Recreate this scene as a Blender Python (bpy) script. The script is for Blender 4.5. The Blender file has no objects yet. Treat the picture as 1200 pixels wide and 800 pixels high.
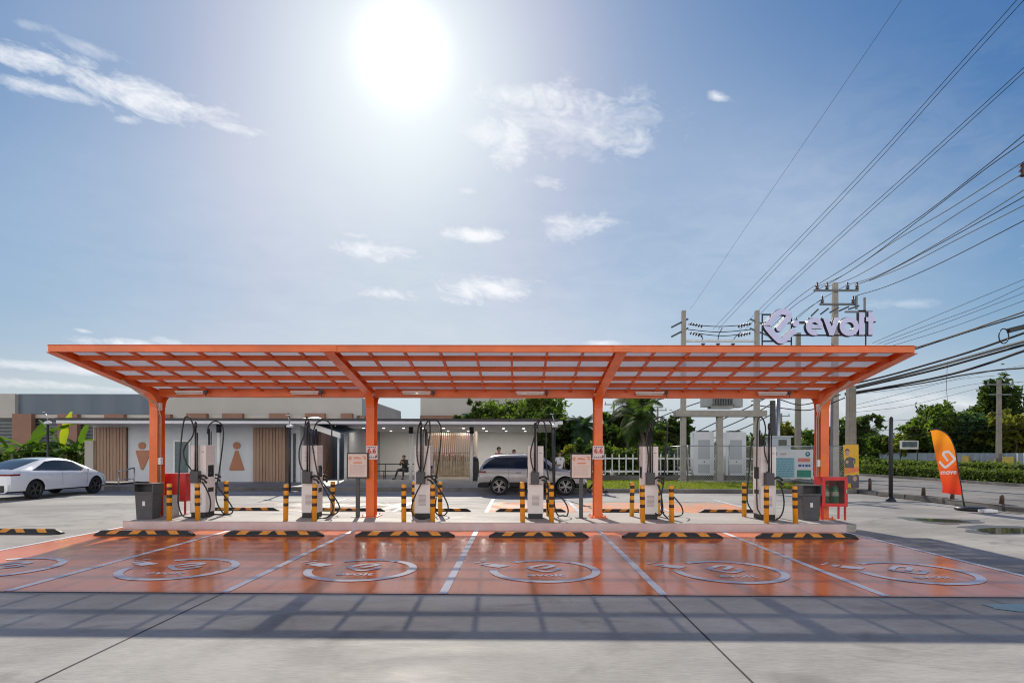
import bpy, bmesh, math, random
import numpy as np
from mathutils import Vector, Matrix
R = math.radians
SC = bpy.context.scene
COL = SC.collection
# ---------------------------------------------------------------- survey of the place
FOC, HZ, CAMH, YAW, ROLL = 680.0, 529.5, 1.7, 0.0108, 0.0031
def ray(px, py):
    xc = (px - 600) / FOC
    zc = (HZ - (py - ROLL * (px - 600))) / FOC
    return Vector((xc * math.cos(YAW) - math.sin(YAW), xc * math.sin(YAW) + math.cos(YAW), zc))
def P(px, py, Y):
    d = ray(px, py); t = Y / d.y
    return Vector((d.x * t, Y, CAMH + d.z * t))
def PX(px, py, X):
    d = ray(px, py); t = X / d.x
    return Vector((X, d.y * t, CAMH + d.z * t))
def GP(px, py, z=0.0):
    d = ray(px, py); t = (z - CAMH) / d.z
    return Vector((d.x * t, d.y * t, z))
# ---------------------------------------------------------------- materials
def nodes(name):
    m = bpy.data.materials.new(name); m.use_nodes = True
    nt = m.node_tree; nt.nodes.clear()
    out = nt.nodes.new('ShaderNodeOutputMaterial')
    return m, nt, out
def nd(nt, typ, **kw):
    n = nt.nodes.new(typ)
    for k, v in kw.items():
        if k.startswith('i_'):
            n.inputs[int(k[2:]) if k[2:].isdigit() else k[2:].replace('_', ' ')].default_value = v
        else: setattr(n, k, v)
    return n
def link(nt, a, b): nt.links.new(a, b)
def math_n(nt, op, a, b=None, clamp=False):
    n = nt.nodes.new('ShaderNodeMath'); n.operation = op; n.use_clamp = clamp
    for i, v in enumerate((a, b)):
        if v is None: continue
        if isinstance(v, (int, float)): n.inputs[i].default_value = v
        else: nt.links.new(v, n.inputs[i])
    return n.outputs[0]
def noise_out(nt, scale, detail=5, rough=.55, coord='Object', stretch=None, dist=0):
    tc = nt.nodes.new('ShaderNodeTexCoord')
    if coord == 'World':
        g = nt.nodes.new('ShaderNodeNewGeometry'); src = g.outputs['Position']
    else: src = tc.outputs[coord]
    if stretch:
        mp = nt.nodes.new('ShaderNodeMapping'); mp.inputs['Scale'].default_value = stretch
        nt.links.new(src, mp.inputs[0]); src = mp.outputs[0]
    n = nt.nodes.new('ShaderNodeTexNoise')
    n.inputs['Scale'].default_value = scale; n.inputs['Detail'].default_value = detail
    n.inputs['Roughness'].default_value = rough; n.inputs['Distortion'].default_value = dist
    nt.links.new(src, n.inputs['Vector'])
    return n.outputs['Fac']
def ramp(nt, fac, stops):
    r = nt.nodes.new('ShaderNodeValToRGB')
    e = r.color_ramp.elements
    while len(e) < len(stops): e.new(.5)
    for el, (p, c) in zip(e, stops):
        el.position = p
        el.color = (c, c, c, 1) if isinstance(c, (int, float)) else (*c, 1)
    nt.links.new(fac, r.inputs[0])
    return r.outputs[0]
def mixc(nt, fac, a, b, mode='MIX'):
    n = nt.nodes.new('ShaderNodeMix'); n.data_type = 'RGBA'; n.blend_type = mode
    for i, v in ((0, fac), (6, a), (7, b)):
        if isinstance(v, (int, float)): n.inputs[i].default_value = v
        elif isinstance(v, tuple): n.inputs[i].default_value = (*v, 1)
        else: nt.links.new(v, n.inputs[i])
    return n.outputs[2]
def M(name, col, rough=.55, metal=0., var=.1, scale=5., bump=0., spec=.5, coat=0., rvar=.1, stretch=None, emis=None, alpha=None):
    m, nt, out = nodes(name)
    b = nd(nt, 'ShaderNodeBsdfPrincipled')
    f = noise_out(nt, scale, 6, .6, 'Object', stretch)
    lo = tuple(c * (1 - var * 1.6) for c in col); hi = tuple(min(1, c * (1 + var * 1.2)) for c in col)
    link(nt, ramp(nt, f, ((.3, lo), (.7, hi))), b.inputs['Base Color'])
    f2 = noise_out(nt, scale * 2.3, 4, .6, 'Object', stretch)
    link(nt, ramp(nt, f2, ((.3, max(0, rough - rvar)), (.7, min(1, rough + rvar)))), b.inputs['Roughness'])
    b.inputs['Metallic'].default_value = metal
    b.inputs['Specular IOR Level'].default_value = spec
    b.inputs['Coat Weight'].default_value = coat; b.inputs['Coat Roughness'].default_value = .06
    if bump:
        bp = nd(nt, 'ShaderNodeBump'); bp.inputs['Strength'].default_value = bump; bp.inputs['Distance'].default_value = .02
        link(nt, noise_out(nt, scale * 4, 5, .65, 'Object', stretch), bp.inputs['Height']); link(nt, bp.outputs[0], b.inputs['Normal'])
    if emis:
        b.inputs['Emission Color'].default_value = (*emis[0], 1); b.inputs['Emission Strength'].default_value = emis[1]
    link(nt, b.outputs[0], out.inputs[0])
    return m
def leaf_mat(name, c1, c2, trans=.35):
    m, nt, out = nodes(name)
    g = nd(nt, 'ShaderNodeNewGeometry')
    oi = nd(nt, 'ShaderNodeObjectInfo')
    f = math_n(nt, 'ADD', math_n(nt, 'MULTIPLY', g.outputs['Random Per Island'], .75), math_n(nt, 'MULTIPLY', oi.outputs['Random'], .25))
    mid = tuple((a + b) / 2 for a, b in zip(c1, c2))
    c = ramp(nt, f, ((.05, c1), (.55, mid), (.95, c2)))
    d = nd(nt, 'ShaderNodeBsdfPrincipled'); d.inputs['Roughness'].default_value = .65; d.inputs['Specular IOR Level'].default_value = .12
    link(nt, c, d.inputs['Base Color'])
    t = nd(nt, 'ShaderNodeBsdfTranslucent'); link(nt, mixc(nt, 1., c, (1.9, 2.05, .85), 'MULTIPLY'), t.inputs[0])
    mx = nd(nt, 'ShaderNodeMixShader'); mx.inputs[0].default_value = trans
    link(nt, d.outputs[0], mx.inputs[1]); link(nt, t.outputs[0], mx.inputs[2]); link(nt, mx.outputs[0], out.inputs[0])
    return m
# ---------------------------------------------------------------- objects
def link_o(o): COL.objects.link(o); return o
def thing(name, label, cat, loc=(0, 0, 0), rotz=0., group=None):
    o = bpy.data.objects.new(name, None); link_o(o)
    o.location = loc; o.rotation_euler = (0, 0, rotz); o.empty_display_size = .2
    o['label'] = label; o['category'] = cat
    if group: o['group'] = group
    return o
def tag(o, label, cat, group=None):
    o['label'] = label; o['category'] = cat
    if group: o['group'] = group
    return o
def struct(o, kind='structure'):
    o['kind'] = kind; return o
def dup(root, loc, rotz=None, label=None, scale=None):
    r = root.copy(); link_o(r); r.location = loc
    if rotz is not None: r.rotation_euler = (0, 0, rotz)
    if scale is not None: r.scale = scale if hasattr(scale, '__len__') else (scale,) * 3
    if label: r['label'] = label
    for ch in list(root.children):
        c = ch.copy(); link_o(c); c.parent = r
        for g in list(ch.children):
            d = g.copy(); link_o(d); d.parent = c
    return r
class MB:
    """collects shapes of ONE part into one mesh"""
    def __init__(s): s.bm = bmesh.new(); s.mi = 0; s.sm = False
    def mat(s, i): s.mi = i; return s
    def smooth(s, v=True): s.sm = v; return s
    def _fin(s, faces):
        for f in faces: f.material_index = s.mi; f.smooth = s.sm
    def faces(s, pts, fs, M4=None):
        vs = [s.bm.verts.new((M4 @ Vector(p)) if M4 else p) for p in pts]
        out = []
        for f in fs:
            try: out.append(s.bm.faces.new([vs[i] for i in f]))
            except ValueError: pass
        s._fin(out); return s
    def box(s, c, d, bev=0., M4=None, taper=1., taper_y=None):
        x, y, z = (v / 2 for v in d)
        ty = taper if taper_y is None else taper_y
        pts = [(-x, -y, -z), (x, -y, -z), (x, y, -z), (-x, y, -z), (-x * taper, -y * ty, z), (x * taper, -y * ty, z), (x * taper, y * ty, z), (-x * taper, y * ty, z)]
        vs = []
        for p in pts:
            q = Vector(c) + Vector(p)
            vs.append(s.bm.verts.new(M4 @ q if M4 else q))
        fs = [s.bm.faces.new([vs[i] for i in f]) for f in ((3, 2, 1, 0), (4, 5, 6, 7), (0, 1, 5, 4), (1, 2, 6, 5), (2, 3, 7, 6), (3, 0, 4, 7))]
        s._fin(fs)
        if bev:
            es = {e for f in fs for e in f.edges}
            r = bmesh.ops.bevel(s.bm, geom=list(es), offset=bev, segments=2, affect='EDGES', profile=.6)
            s._fin(r['faces'])
        return s
    def b2(s, p0, p1, bev=0., M4=None):
        return s.box([(a + b) / 2 for a, b in zip(p0, p1)], [abs(a - b) for a, b in zip(p0, p1)], bev, M4)
    def tube(s, pts, r, n=8, cap=True, M4=None, close=False):
        pts = [Vector(p) for p in pts]; m = len(pts)
        rs = r if hasattr(r, '__len__') else [r] * m
        rings = []; up = None
        for i, p in enumerate(pts):
            if close: t = pts[(i + 1) % m] - pts[i - 1]
            else: t = pts[min(i + 1, m - 1)] - pts[max(i - 1, 0)]
            if t.length < 1e-9: t = Vector((0, 0, 1))
            t.normalize()
            if up is None:
                up = Vector((0, 0, 1)) if abs(t.z) < .9 else Vector((1, 0, 0))
            a = t.cross(up)
            if a.length < 1e-6: a = t.cross(Vector((0, 1, 0)))
            a.normalize(); b = a.cross(t).normalized(); up = b
            ring = []
            for k in range(n):
                q = p + (a * math.cos(2 * math.pi * k / n) + b * math.sin(2 * math.pi * k / n)) * rs[i]
                ring.append(s.bm.verts.new(M4 @ q if M4 else q))
            rings.append(ring)
        out = []
        for i in range(m if close else m - 1):
            A, B = rings[i], rings[(i + 1) % m]
            for k in range(n): out.append(s.bm.faces.new((A[k], A[(k + 1) % n], B[(k + 1) % n], B[k])))
        o2 = []
        if cap and not close:
            o2.append(s.bm.faces.new(rings[0][::-1])); o2.append(s.bm.faces.new(rings[-1]))
        sm = s.sm; s.sm = n > 5; s._fin(out); s.sm = False; s._fin(o2); s.sm = sm
        return s
    def lathe(s, prof, c=(0, 0, 0), n=20, M4=None, cap=True):
        c = Vector(c); rings = []
        for r, z in prof:
            rings.append([s.bm.verts.new((M4 or Matrix()) @ (c + Vector((r * math.cos(2 * math.pi * k / n), r * math.sin(2 * math.pi * k / n), z)))) for k in range(n)])
        out = []
        for A, B in zip(rings, rings[1:]):
            for k in range(n): out.append(s.bm.faces.new((A[k], A[(k + 1) % n], B[(k + 1) % n], B[k])))
        sm = s.sm; s.sm = True; s._fin(out); s.sm = False
        if cap: s._fin([s.bm.faces.new(rings[0][::-1]), s.bm.faces.new(rings[-1])])
        s.sm = sm
        return s
    def prism(s, outline, fn0, fn1, side_mat=None):
        """outline of 2-D points, fn0/fn1 map (u,v)->3-D front / back"""
        A = [s.bm.verts.new(fn0(u, v)) for u, v in outline]; B = [s.bm.verts.new(fn1(u, v)) for u, v in outline]
        n = len(outline); a = s.bm.faces.new(A); b = s.bm.faces.new(B[::-1]); s._fin([a, b])
        mi = s.mi
        if side_mat is not None: s.mi = side_mat
        s._fin([s.bm.faces.new((A[i], B[i], B[(i + 1) % n], A[(i + 1) % n])) for i in range(n)])
        s.mi = mi
        return s
    def ribbon(s, path, w, fn0, fn1=None, close=False, side_mat=None):
        """2-D stroke of width w along a path, as a strip (fn1: extruded to a back side)"""
        pts = [Vector((p[0], p[1])) for p in path]; m = len(pts); L = []; Rr = []
        ws = w if hasattr(w, '__len__') else [w] * m
        for i in range(m):
            a = pts[i] - pts[i - 1] if (i or close) else pts[1] - pts[0]
            b = pts[(i + 1) % m] - pts[i] if (i < m - 1 or close) else a
            a = a.normalized(); b = b.normalized(); t = (a + b)
            t = t.normalized() if t.length > 1e-6 else a
            nrm = Vector((-t.y, t.x)); k = 1 / max(.35, abs(nrm.dot(Vector((-a.y, a.x)))))
            L.append(pts[i] + nrm * ws[i] / 2 * k); Rr.append(pts[i] - nrm * ws[i] / 2 * k)
        def mk(fn): return [s.bm.verts.new(fn(p.x, p.y)) for p in L], [s.bm.verts.new(fn(p.x, p.y)) for p in Rr]
        A, B = mk(fn0); rng = range(m if close else m - 1); out = []
        for i in rng: j = (i + 1) % m; out.append(s.bm.faces.new((A[i], A[j], B[j], B[i])))
        s._fin(out)
        if fn1:
            C, D = mk(fn1); out = []
            for i in rng:
                j = (i + 1) % m
                out += [s.bm.faces.new((C[i], D[i], D[j], C[j])), s.bm.faces.new((A[i], C[i], C[j], A[j])), s.bm.faces.new((B[i], B[j], D[j], D[i]))]
            if not close: out += [s.bm.faces.new((A[0], B[0], D[0], C[0])), s.bm.faces.new((A[-1], C[-1], D[-1], B[-1]))]
            mi = s.mi
            if side_mat is not None: s.mi = side_mat
            s._fin(out); s.mi = mi
        return s
    def obj(s, name, mats, parent=None, recalc=True):
        me = bpy.data.meshes.new(name)
        if recalc: bmesh.ops.recalc_face_normals(s.bm, faces=s.bm.faces[:])
        s.bm.to_mesh(me); s.bm.free()
        for m in (mats if isinstance(mats, (list, tuple)) else [mats]): me.materials.append(m)
        o = bpy.data.objects.new(name, me); link_o(o)
        if parent: o.parent = parent
        return o
def arc(c, r, a0, a1, n, ry=None):
    return [(c[0] + r * math.cos(R(a0 + (a1 - a0) * i / n)), c[1] + (ry or r) * math.sin(R(a0 + (a1 - a0) * i / n))) for i in range(n + 1)]
def smooth_path(pts, n=6):
    """Catmull-Rom through points"""
    pts = [Vector(p) for p in pts]; out = []
    for i in range(len(pts) - 1):
        p0, p1, p2, p3 = pts[max(i - 1, 0)], pts[i], pts[i + 1], pts[min(i + 2, len(pts) - 1)]
        for k in range(n):
            t = k / n
            out.append(.5 * ((2 * p1) + (p2 - p0) * t + (2 * p0 - 5 * p1 + 4 * p2 - p3) * t * t + (3 * p1 - p0 - 3 * p2 + p3) * t ** 3))
    out.append(pts[-1]); return out
def mesh_np(name, V, Fq, mat, parent=None, smooth=False):
    """V (n,3), Fq (m,k) -> mesh object"""
    me = bpy.data.meshes.new(name); V = np.asarray(V, np.float32); Fq = np.asarray(Fq, np.int32); k = Fq.shape[1]
    me.vertices.add(len(V)); me.vertices.foreach_set('co', V.ravel())
    me.loops.add(Fq.size); me.loops.foreach_set('vertex_index', Fq.ravel())
    me.polygons.add(len(Fq)); me.polygons.foreach_set('loop_start', np.arange(0, Fq.size, k, dtype=np.int32))
    me.update(calc_edges=True); me.validate()
    for m in (mat if isinstance(mat, (list, tuple)) else [mat]): me.materials.append(m)
    o = bpy.data.objects.new(name, me); link_o(o)
    if parent: o.parent = parent
    return o
def text_verts(s, size, offset=0., spacing=1.):
    """built-in lettering as 2-D faces, centred on its own middle"""
    cu = bpy.data.curves.new('t', 'FONT'); cu.body = s; cu.size = size; cu.offset = offset; cu.space_character = spacing
    cu.align_x = 'CENTER'; cu.align_y = 'CENTER'; cu.resolution_u = 4; cu.fill_mode = 'BOTH'
    o = bpy.data.objects.new('t', cu); link_o(o)
    dg = bpy.context.evaluated_depsgraph_get()
    me = bpy.data.meshes.new_from_object(o.evaluated_get(dg))
    vs = [(v.co.x, v.co.y) for v in me.vertices]; fs = [tuple(p.vertices) for p in me.polygons]
    bpy.data.objects.remove(o); bpy.data.curves.remove(cu); bpy.data.meshes.remove(me)
    return vs, fs
def put_text(mb, s, size, fn, offset=0., spacing=1.):
    vs, fs = text_verts(s, size, offset, spacing)
    mb.faces([fn(u, v) for u, v in vs], fs); return mb
# ================================================================ camera
cam = bpy.data.cameras.new('camera'); camo = link_o(bpy.data.objects.new('camera', cam))
cam.sensor_width = 36; cam.lens = 36 * FOC / 1200; cam.shift_y = (HZ - 400) / 1200
cam.clip_start = .1; cam.clip_end = 4000
camo.matrix_world = Matrix.Translation((0, 0, CAMH)) @ Matrix.Rotation(YAW, 4, 'Z') @ Matrix.Rotation(R(90), 4, 'X') @ Matrix.Rotation(ROLL, 4, 'Z')
SC.camera = camo; SC.cycles.filter_width = 1.1
vs = SC.view_settings; SC.display_settings.display_device = 'sRGB'
vs.view_transform = 'Standard'; vs.look = 'None'; vs.gamma = 1; vs.use_curve_mapping = False; vs.exposure = EXPOSURE = 0.56
# ================================================================ sun and sky
sund = ray(470, 62).normalized()
ELEV = math.asin(sund.z); AZ = math.atan2(sund.x, sund.y)          # azimuth clockwise from +Y
sl = bpy.data.lights.new('sun', 'SUN'); sl.energy = 3.0; sl.angle = R(.55); sl.color = (1, .93, .82)
so = link_o(bpy.data.objects.new('sun', sl)); so.rotation_euler = (-sund).to_track_quat('-Z', 'Y').to_euler(); so.location = (0, -5, 30)
w = bpy.data.worlds.new('World'); SC.world = w; w.use_nodes = True
nt = w.node_tree; nt.nodes.clear()
wo = nt.nodes.new('ShaderNodeOutputWorld'); bg = nt.nodes.new('ShaderNodeBackground'); bg.inputs[1].default_value = .1
sky = nt.nodes.new('ShaderNodeTexSky'); sky.sky_type = 'NISHITA'; sky.sun_disc = False
sky.sun_elevation = ELEV; sky.sun_rotation = AZ; sky.air_density = 1.0; sky.dust_density = .55; sky.ozone_density = 1.6; sky.altitude = 0
tc = nt.nodes.new('ShaderNodeTexCoord'); sp = nt.nodes.new('ShaderNodeSeparateXYZ'); link(nt, tc.outputs['Generated'], sp.inputs[0])
az = math_n(nt, 'ARCTAN2', sp.outputs[0], sp.outputs[1]); el = math_n(nt, 'ARCSINE', sp.outputs[2])
def cnoise(sx, sy, tilt, scale, detail, dist, off=0.):
    cx = nt.nodes.new('ShaderNodeCombineXYZ')
    c, s = math.cos(R(tilt)), math.sin(R(tilt))
    u = math_n(nt, 'ADD', math_n(nt, 'MULTIPLY', az, c), math_n(nt, 'MULTIPLY', el, -s))
    v = math_n(nt, 'ADD', math_n(nt, 'MULTIPLY', az, s), math_n(nt, 'MULTIPLY', el, c))
    link(nt, math_n(nt, 'MULTIPLY', u, sx), cx.inputs[0]); link(nt, math_n(nt, 'MULTIPLY', v, sy), cx.inputs[1]); cx.inputs[2].default_value = off
    n = nt.nodes.new('ShaderNodeTexNoise'); n.inputs['Scale'].default_value = scale; n.inputs['Detail'].default_value = detail
    n.inputs['Roughness'].default_value = .62; n.inputs['Distortion'].default_value = dist; link(nt, cx.outputs[0], n.inputs['Vector'])
    return n.outputs['Fac']
def azel(px, py):
    d = ray(px, py); return Vector((math.atan2(d.x, d.y), math.atan2(d.z, math.hypot(d.x, d.y))))
def local_axes(px, py, a, b, tilt):
    c, s = math.cos(R(tilt)), math.sin(R(tilt)); o = azel(px, py)
    eu = (azel(px + c * 8, py + s * 8) - o) / 8 * a; ev = (azel(px + s * 8, py - c * 8) - o) / 8 * b
    return o, eu, ev
_, eu, ev = local_axes(150, 105, 1, 1, 17); TA = -math.degrees(math.atan2(eu.y, eu.x))
nA = cnoise(1, 2.6, TA, 14, 8, .5, 1.7); nB = cnoise(1, 1.9, 8, 19, 8, .5, 4.2); nF = cnoise(1, 2.2, 10, 70, 3, .3, 2.)
CL = [(165, 112, 165, 30, 18, 1., 0), (40, 72, 85, 20, 16, 1., 0), (62, 106, 90, 13, 12, .8, 0), (262, 146, 70, 14, 20, .9, 0), (110, 60, 60, 12, 20, .4, 0), (145, 140, 20, 7, 5, .6, 1),
      (650, 122, 120, 32, 3, .8, 1), (590, 160, 70, 40, 35, .85, 1), (720, 160, 85, 34, 10, .65, 1), (680, 145, 130, 60, 5, .45, 1), (638, 213, 26, 12, 10, .7, 1), (548, 224, 18, 6, 10, .6, 1),
      (556, 275, 50, 11, 6, 1., 1), (437, 294, 62, 14, 8, 1., 1), (415, 275, 22, 5, 8, .7, 1), (565, 340, 78, 22, -6, 1., 1), (460, 346, 48, 10, 6, .85, 1), (675, 264, 56, 20, -4, .75, 1),
      (150, 401, 85, 9, 2, .9, 1), (60, 430, 190, 8, 4, .7, 0), (70, 452, 170, 8, 4, .7, 0), (838, 113, 17, 8, 10, .7, 1), (708, 402, 30, 5, 0, .9, 1),
      (97, 387, 20, 4, 12, .8, 1), (1060, 356, 60, 8, 0, .3, 1), (180, 420, 60, 8, 0, .5, 1), (35, 30, 40, 9, 10, .35, 0), (1290, 300, 120, 40, 5, .5, 1), (-150, 260, 150, 50, 10, .8, 0),
      (960, 475, 180, 14, 2, .45, 1), (1120, 470, 160, 12, 2, .5, 1), (60, 20, 130, 60, 0, .08, 2), (20, 230, 200, 120, 0, .10, 2), (930, 265, 210, 150, 20, .25, 2), (700, 400, 220, 90, 0, .13, 2), (330, 215, 170, 110, 0, .20, 2), (1060, 470, 260, 60, 0, .22, 2), (1000, 250, 300, 120, -25, .08, 3), (500, 330, 380, 120, 0, .10, 3)]
dens = None
for px, py, a, b, tilt, k, wh in CL:
    o, eu, ev = local_axes(px, py, a, b, tilt); det = eu.x * ev.y - eu.y * ev.x
    x = math_n(nt, 'SUBTRACT', az, o.x); y = math_n(nt, 'SUBTRACT', el, o.y)
    u = math_n(nt, 'ADD', math_n(nt, 'MULTIPLY', x, ev.y / det), math_n(nt, 'MULTIPLY', y, -ev.x / det))
    v = math_n(nt, 'ADD', math_n(nt, 'MULTIPLY', x, -eu.y / det), math_n(nt, 'MULTIPLY', y, eu.x / det))
    q = math_n(nt, 'ADD', math_n(nt, 'MULTIPLY', u, u), math_n(nt, 'MULTIPLY', v, v))
    g = math_n(nt, 'EXPONENT', math_n(nt, 'MULTIPLY', q, -1.1))
    if wh == 2: e = math_n(nt, 'MULTIPLY', g, k)
    elif wh == 3: e = math_n(nt, 'MULTIPLY', g, math_n(nt, 'MULTIPLY', math_n(nt, 'SUBTRACT', nA, .38), k * 4., True))
    else:
        n = nA if wh == 0 else nB
        n = math_n(nt, 'ADD', math_n(nt, 'MULTIPLY', n, .82), math_n(nt, 'MULTIPLY', nF, .18))
        e = math_n(nt, 'MULTIPLY', math_n(nt, 'SUBTRACT', math_n(nt, 'ADD', n, math_n(nt, 'MULTIPLY', g, .40)), .70), 3.6 * k, True)
        e = math_n(nt, 'MULTIPLY', e, math_n(nt, 'MULTIPLY', g, 2.2, True))
    if dens is None: dens = e
    elif wh >= 2: dens = math_n(nt, 'SUBTRACT', math_n(nt, 'ADD', dens, e), math_n(nt, 'MULTIPLY', dens, e))
    else: dens = math_n(nt, 'MAXIMUM', dens, e)
dens = math_n(nt, 'MULTIPLY', dens, .9, True)
# the bright air round the sun
dp = nt.nodes.new('ShaderNodeVectorMath'); dp.operation = 'DOT_PRODUCT'; nrm = nt.nodes.new('ShaderNodeVectorMath'); nrm.operation = 'NORMALIZE'
link(nt, tc.outputs['Generated'], nrm.inputs[0]); link(nt, nrm.outputs[0], dp.inputs[0]); dp.inputs[1].default_value = sund
dt = math_n(nt, 'MAXIMUM', dp.outputs['Value'], 0)
glow = math_n(nt, 'ADD', math_n(nt, 'MULTIPLY', math_n(nt, 'POWER', dt, 950.), 6.0), math_n(nt, 'ADD', math_n(nt, 'MULTIPLY', math_n(nt, 'POWER', dt, 60.), 1.6), math_n(nt, 'MULTIPLY', math_n(nt, 'POWER', dt, 9.), .5)))
SKYTINT = (.80, .95, 1.06)
skt = mixc(nt, 1., sky.outputs[0], SKYTINT, 'MULTIPLY')
dn = nt.nodes.new('ShaderNodeVectorMath'); dn.operation = 'MULTIPLY_ADD'; link(nt, skt, dn.inputs[0]); dn.inputs[1].default_value = (1 / 6.5,) * 3; dn.inputs[2].default_value = (1, 1, 1)
dv = nt.nodes.new('ShaderNodeVectorMath'); dv.operation = 'DIVIDE'; link(nt, skt, dv.inputs[0]); link(nt, dn.outputs[0], dv.inputs[1])
KX = .1 * 2 ** EXPOSURE
sc3 = nt.nodes.new('ShaderNodeSeparateXYZ'); link(nt, dv.outputs[0], sc3.inputs[0]); cb3 = nt.nodes.new('ShaderNodeCombineXYZ')
for i, (a_, p_) in enumerate(((2.9, 2.2), (1.74, 1.75), (1.37, 1.3))):
    link(nt, math_n(nt, 'MULTIPLY', math_n(nt, 'POWER', math_n(nt, 'MULTIPLY', sc3.outputs[i], KX), p_), a_ / KX), cb3.inputs[i])
base = cb3.outputs[0]
s4 = nt.nodes.new('ShaderNodeSeparateXYZ'); link(nt, base, s4.inputs[0]); c4 = nt.nodes.new('ShaderNodeCombineXYZ')
gg = math_n(nt, 'MINIMUM', s4.outputs[1], math_n(nt, 'MULTIPLY', s4.outputs[2], .93))
link(nt, math_n(nt, 'MINIMUM', s4.outputs[0], math_n(nt, 'MULTIPLY', gg, .865)), c4.inputs[0]); link(nt, gg, c4.inputs[1]); link(nt, s4.outputs[2], c4.inputs[2]); base = c4.outputs[0]
gl = nt.nodes.new('ShaderNodeVectorMath'); gl.operation = 'SCALE'; gl.inputs[0].default_value = (1.02, .95, .88); link(nt, glow, gl.inputs['Scale'])
ad = nt.nodes.new('ShaderNodeVectorMath'); ad.operation = 'ADD'; link(nt, base, ad.inputs[0]); link(nt, gl.outputs[0], ad.inputs[1])
cl = mixc(nt, dens, ad.outputs[0], (6.6, 6.7, 6.9))
# unseen bright cloud banks added behind the viewer as front fill light
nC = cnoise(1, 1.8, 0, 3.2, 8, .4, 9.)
back_fill = math_n(nt, 'MULTIPLY', math_n(nt, 'SUBTRACT', 1.25, math_n(nt, 'MULTIPLY', sp.outputs[2], 1.7), True), math_n(nt, 'MULTIPLY', math_n(nt, 'ADD', math_n(nt, 'MULTIPLY', sp.outputs[1], -2.6), -.25, True), math_n(nt, 'MULTIPLY', math_n(nt, 'SUBTRACT', nC, .36), 5., True), True))
cl = mixc(nt, back_fill, cl, (19.0, 18.0, 16.6))
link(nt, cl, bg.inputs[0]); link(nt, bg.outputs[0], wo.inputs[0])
# ================================================================ materials
def concrete_mat(name, c0, c1, stain, rough=.75, wet=0.):
    m, nt, out = nodes(name); b = nd(nt, 'ShaderNodeBsdfPrincipled')
    big = noise_out(nt, .22, 6, .6, 'World', (1, 1.6, 1), .6); mid = noise_out(nt, 1.1, 8, .65, 'World', (.5, 1.8, 1), .4); fine = noise_out(nt, 30, 4, .7, 'World', (.25, 2, 1))
    c = ramp(nt, mid, ((.3, c0), (.72, c1)))
    c = mixc(nt, math_n(nt, 'MULTIPLY', ramp(nt, big, ((.42, 0), (.60, 1))), .85), c, stain)
    c = mixc(nt, .5, c, ramp(nt, fine, ((.3, .55), (.7, 1.3))), 'MULTIPLY')
    sp_ = noise_out(nt, .8, 4, .5, 'World', (1, 1.4, 1), 1.2)
    c = mixc(nt, math_n(nt, 'MULTIPLY', ramp(nt, sp_, ((.57, 0), (.68, 1))), .42), c, tuple(v * .45 for v in stain))
    grit = noise_out(nt, 95, 2, .6, 'World'); c = mixc(nt, .3, c, ramp(nt, grit, ((.32, .6), (.5, 1.), (.7, 1.25))), 'MULTIPLY')
    ck = noise_out(nt, .33, 7, .62, 'World', (1, 1, 1), .25); ckm = math_n(nt, 'LESS_THAN', math_n(nt, 'ABSOLUTE', math_n(nt, 'SUBTRACT', ck, .47)), .0011)
    gate = ramp(nt, noise_out(nt, .12, 2, .5, 'World'), ((.50, 0), (.56, 1)))
    c = mixc(nt, math_n(nt, 'MULTIPLY', math_n(nt, 'MULTIPLY', ckm, gate), .55), c, (.09, .085, .08))
    link(nt, c, b.inputs['Base Color'])
    link(nt, ramp(nt, mid, ((.3, rough - .15), (.7, rough + .1))), b.inputs['Roughness'])
    b.inputs['Specular IOR Level'].default_value = .35
    bp = nd(nt, 'ShaderNodeBump'); bp.inputs['Strength'].default_value = .22; bp.inputs['Distance'].default_value = .01
    link(nt, math_n(nt, 'ADD', fine, math_n(nt, 'MULTIPLY', mid, .8)), bp.inputs['Height']); link(nt, bp.outputs[0], b.inputs['Normal'])
    link(nt, b.outputs[0], out.inputs[0]); return m
CONC = concrete_mat('concrete', (.335, .315, .278), (.51, .483, .434), (.25, .237, .212))
CONC2 = concrete_mat('concrete_island', (.42, .40, .37), (.54, .52, .49), (.38, .36, .34))
ROADM = concrete_mat('road_surface', (.24, .22, .195), (.31, .29, .26), (.19, .18, .165), .8)
PLATM = concrete_mat('platform_surface', (.22, .23, .25), (.28, .29, .31), (.19, .20, .22), .6)
KERBM = concrete_mat('kerb_concrete', (.17, .16, .145), (.26, .245, .22), (.11, .105, .1), .85)
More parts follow.
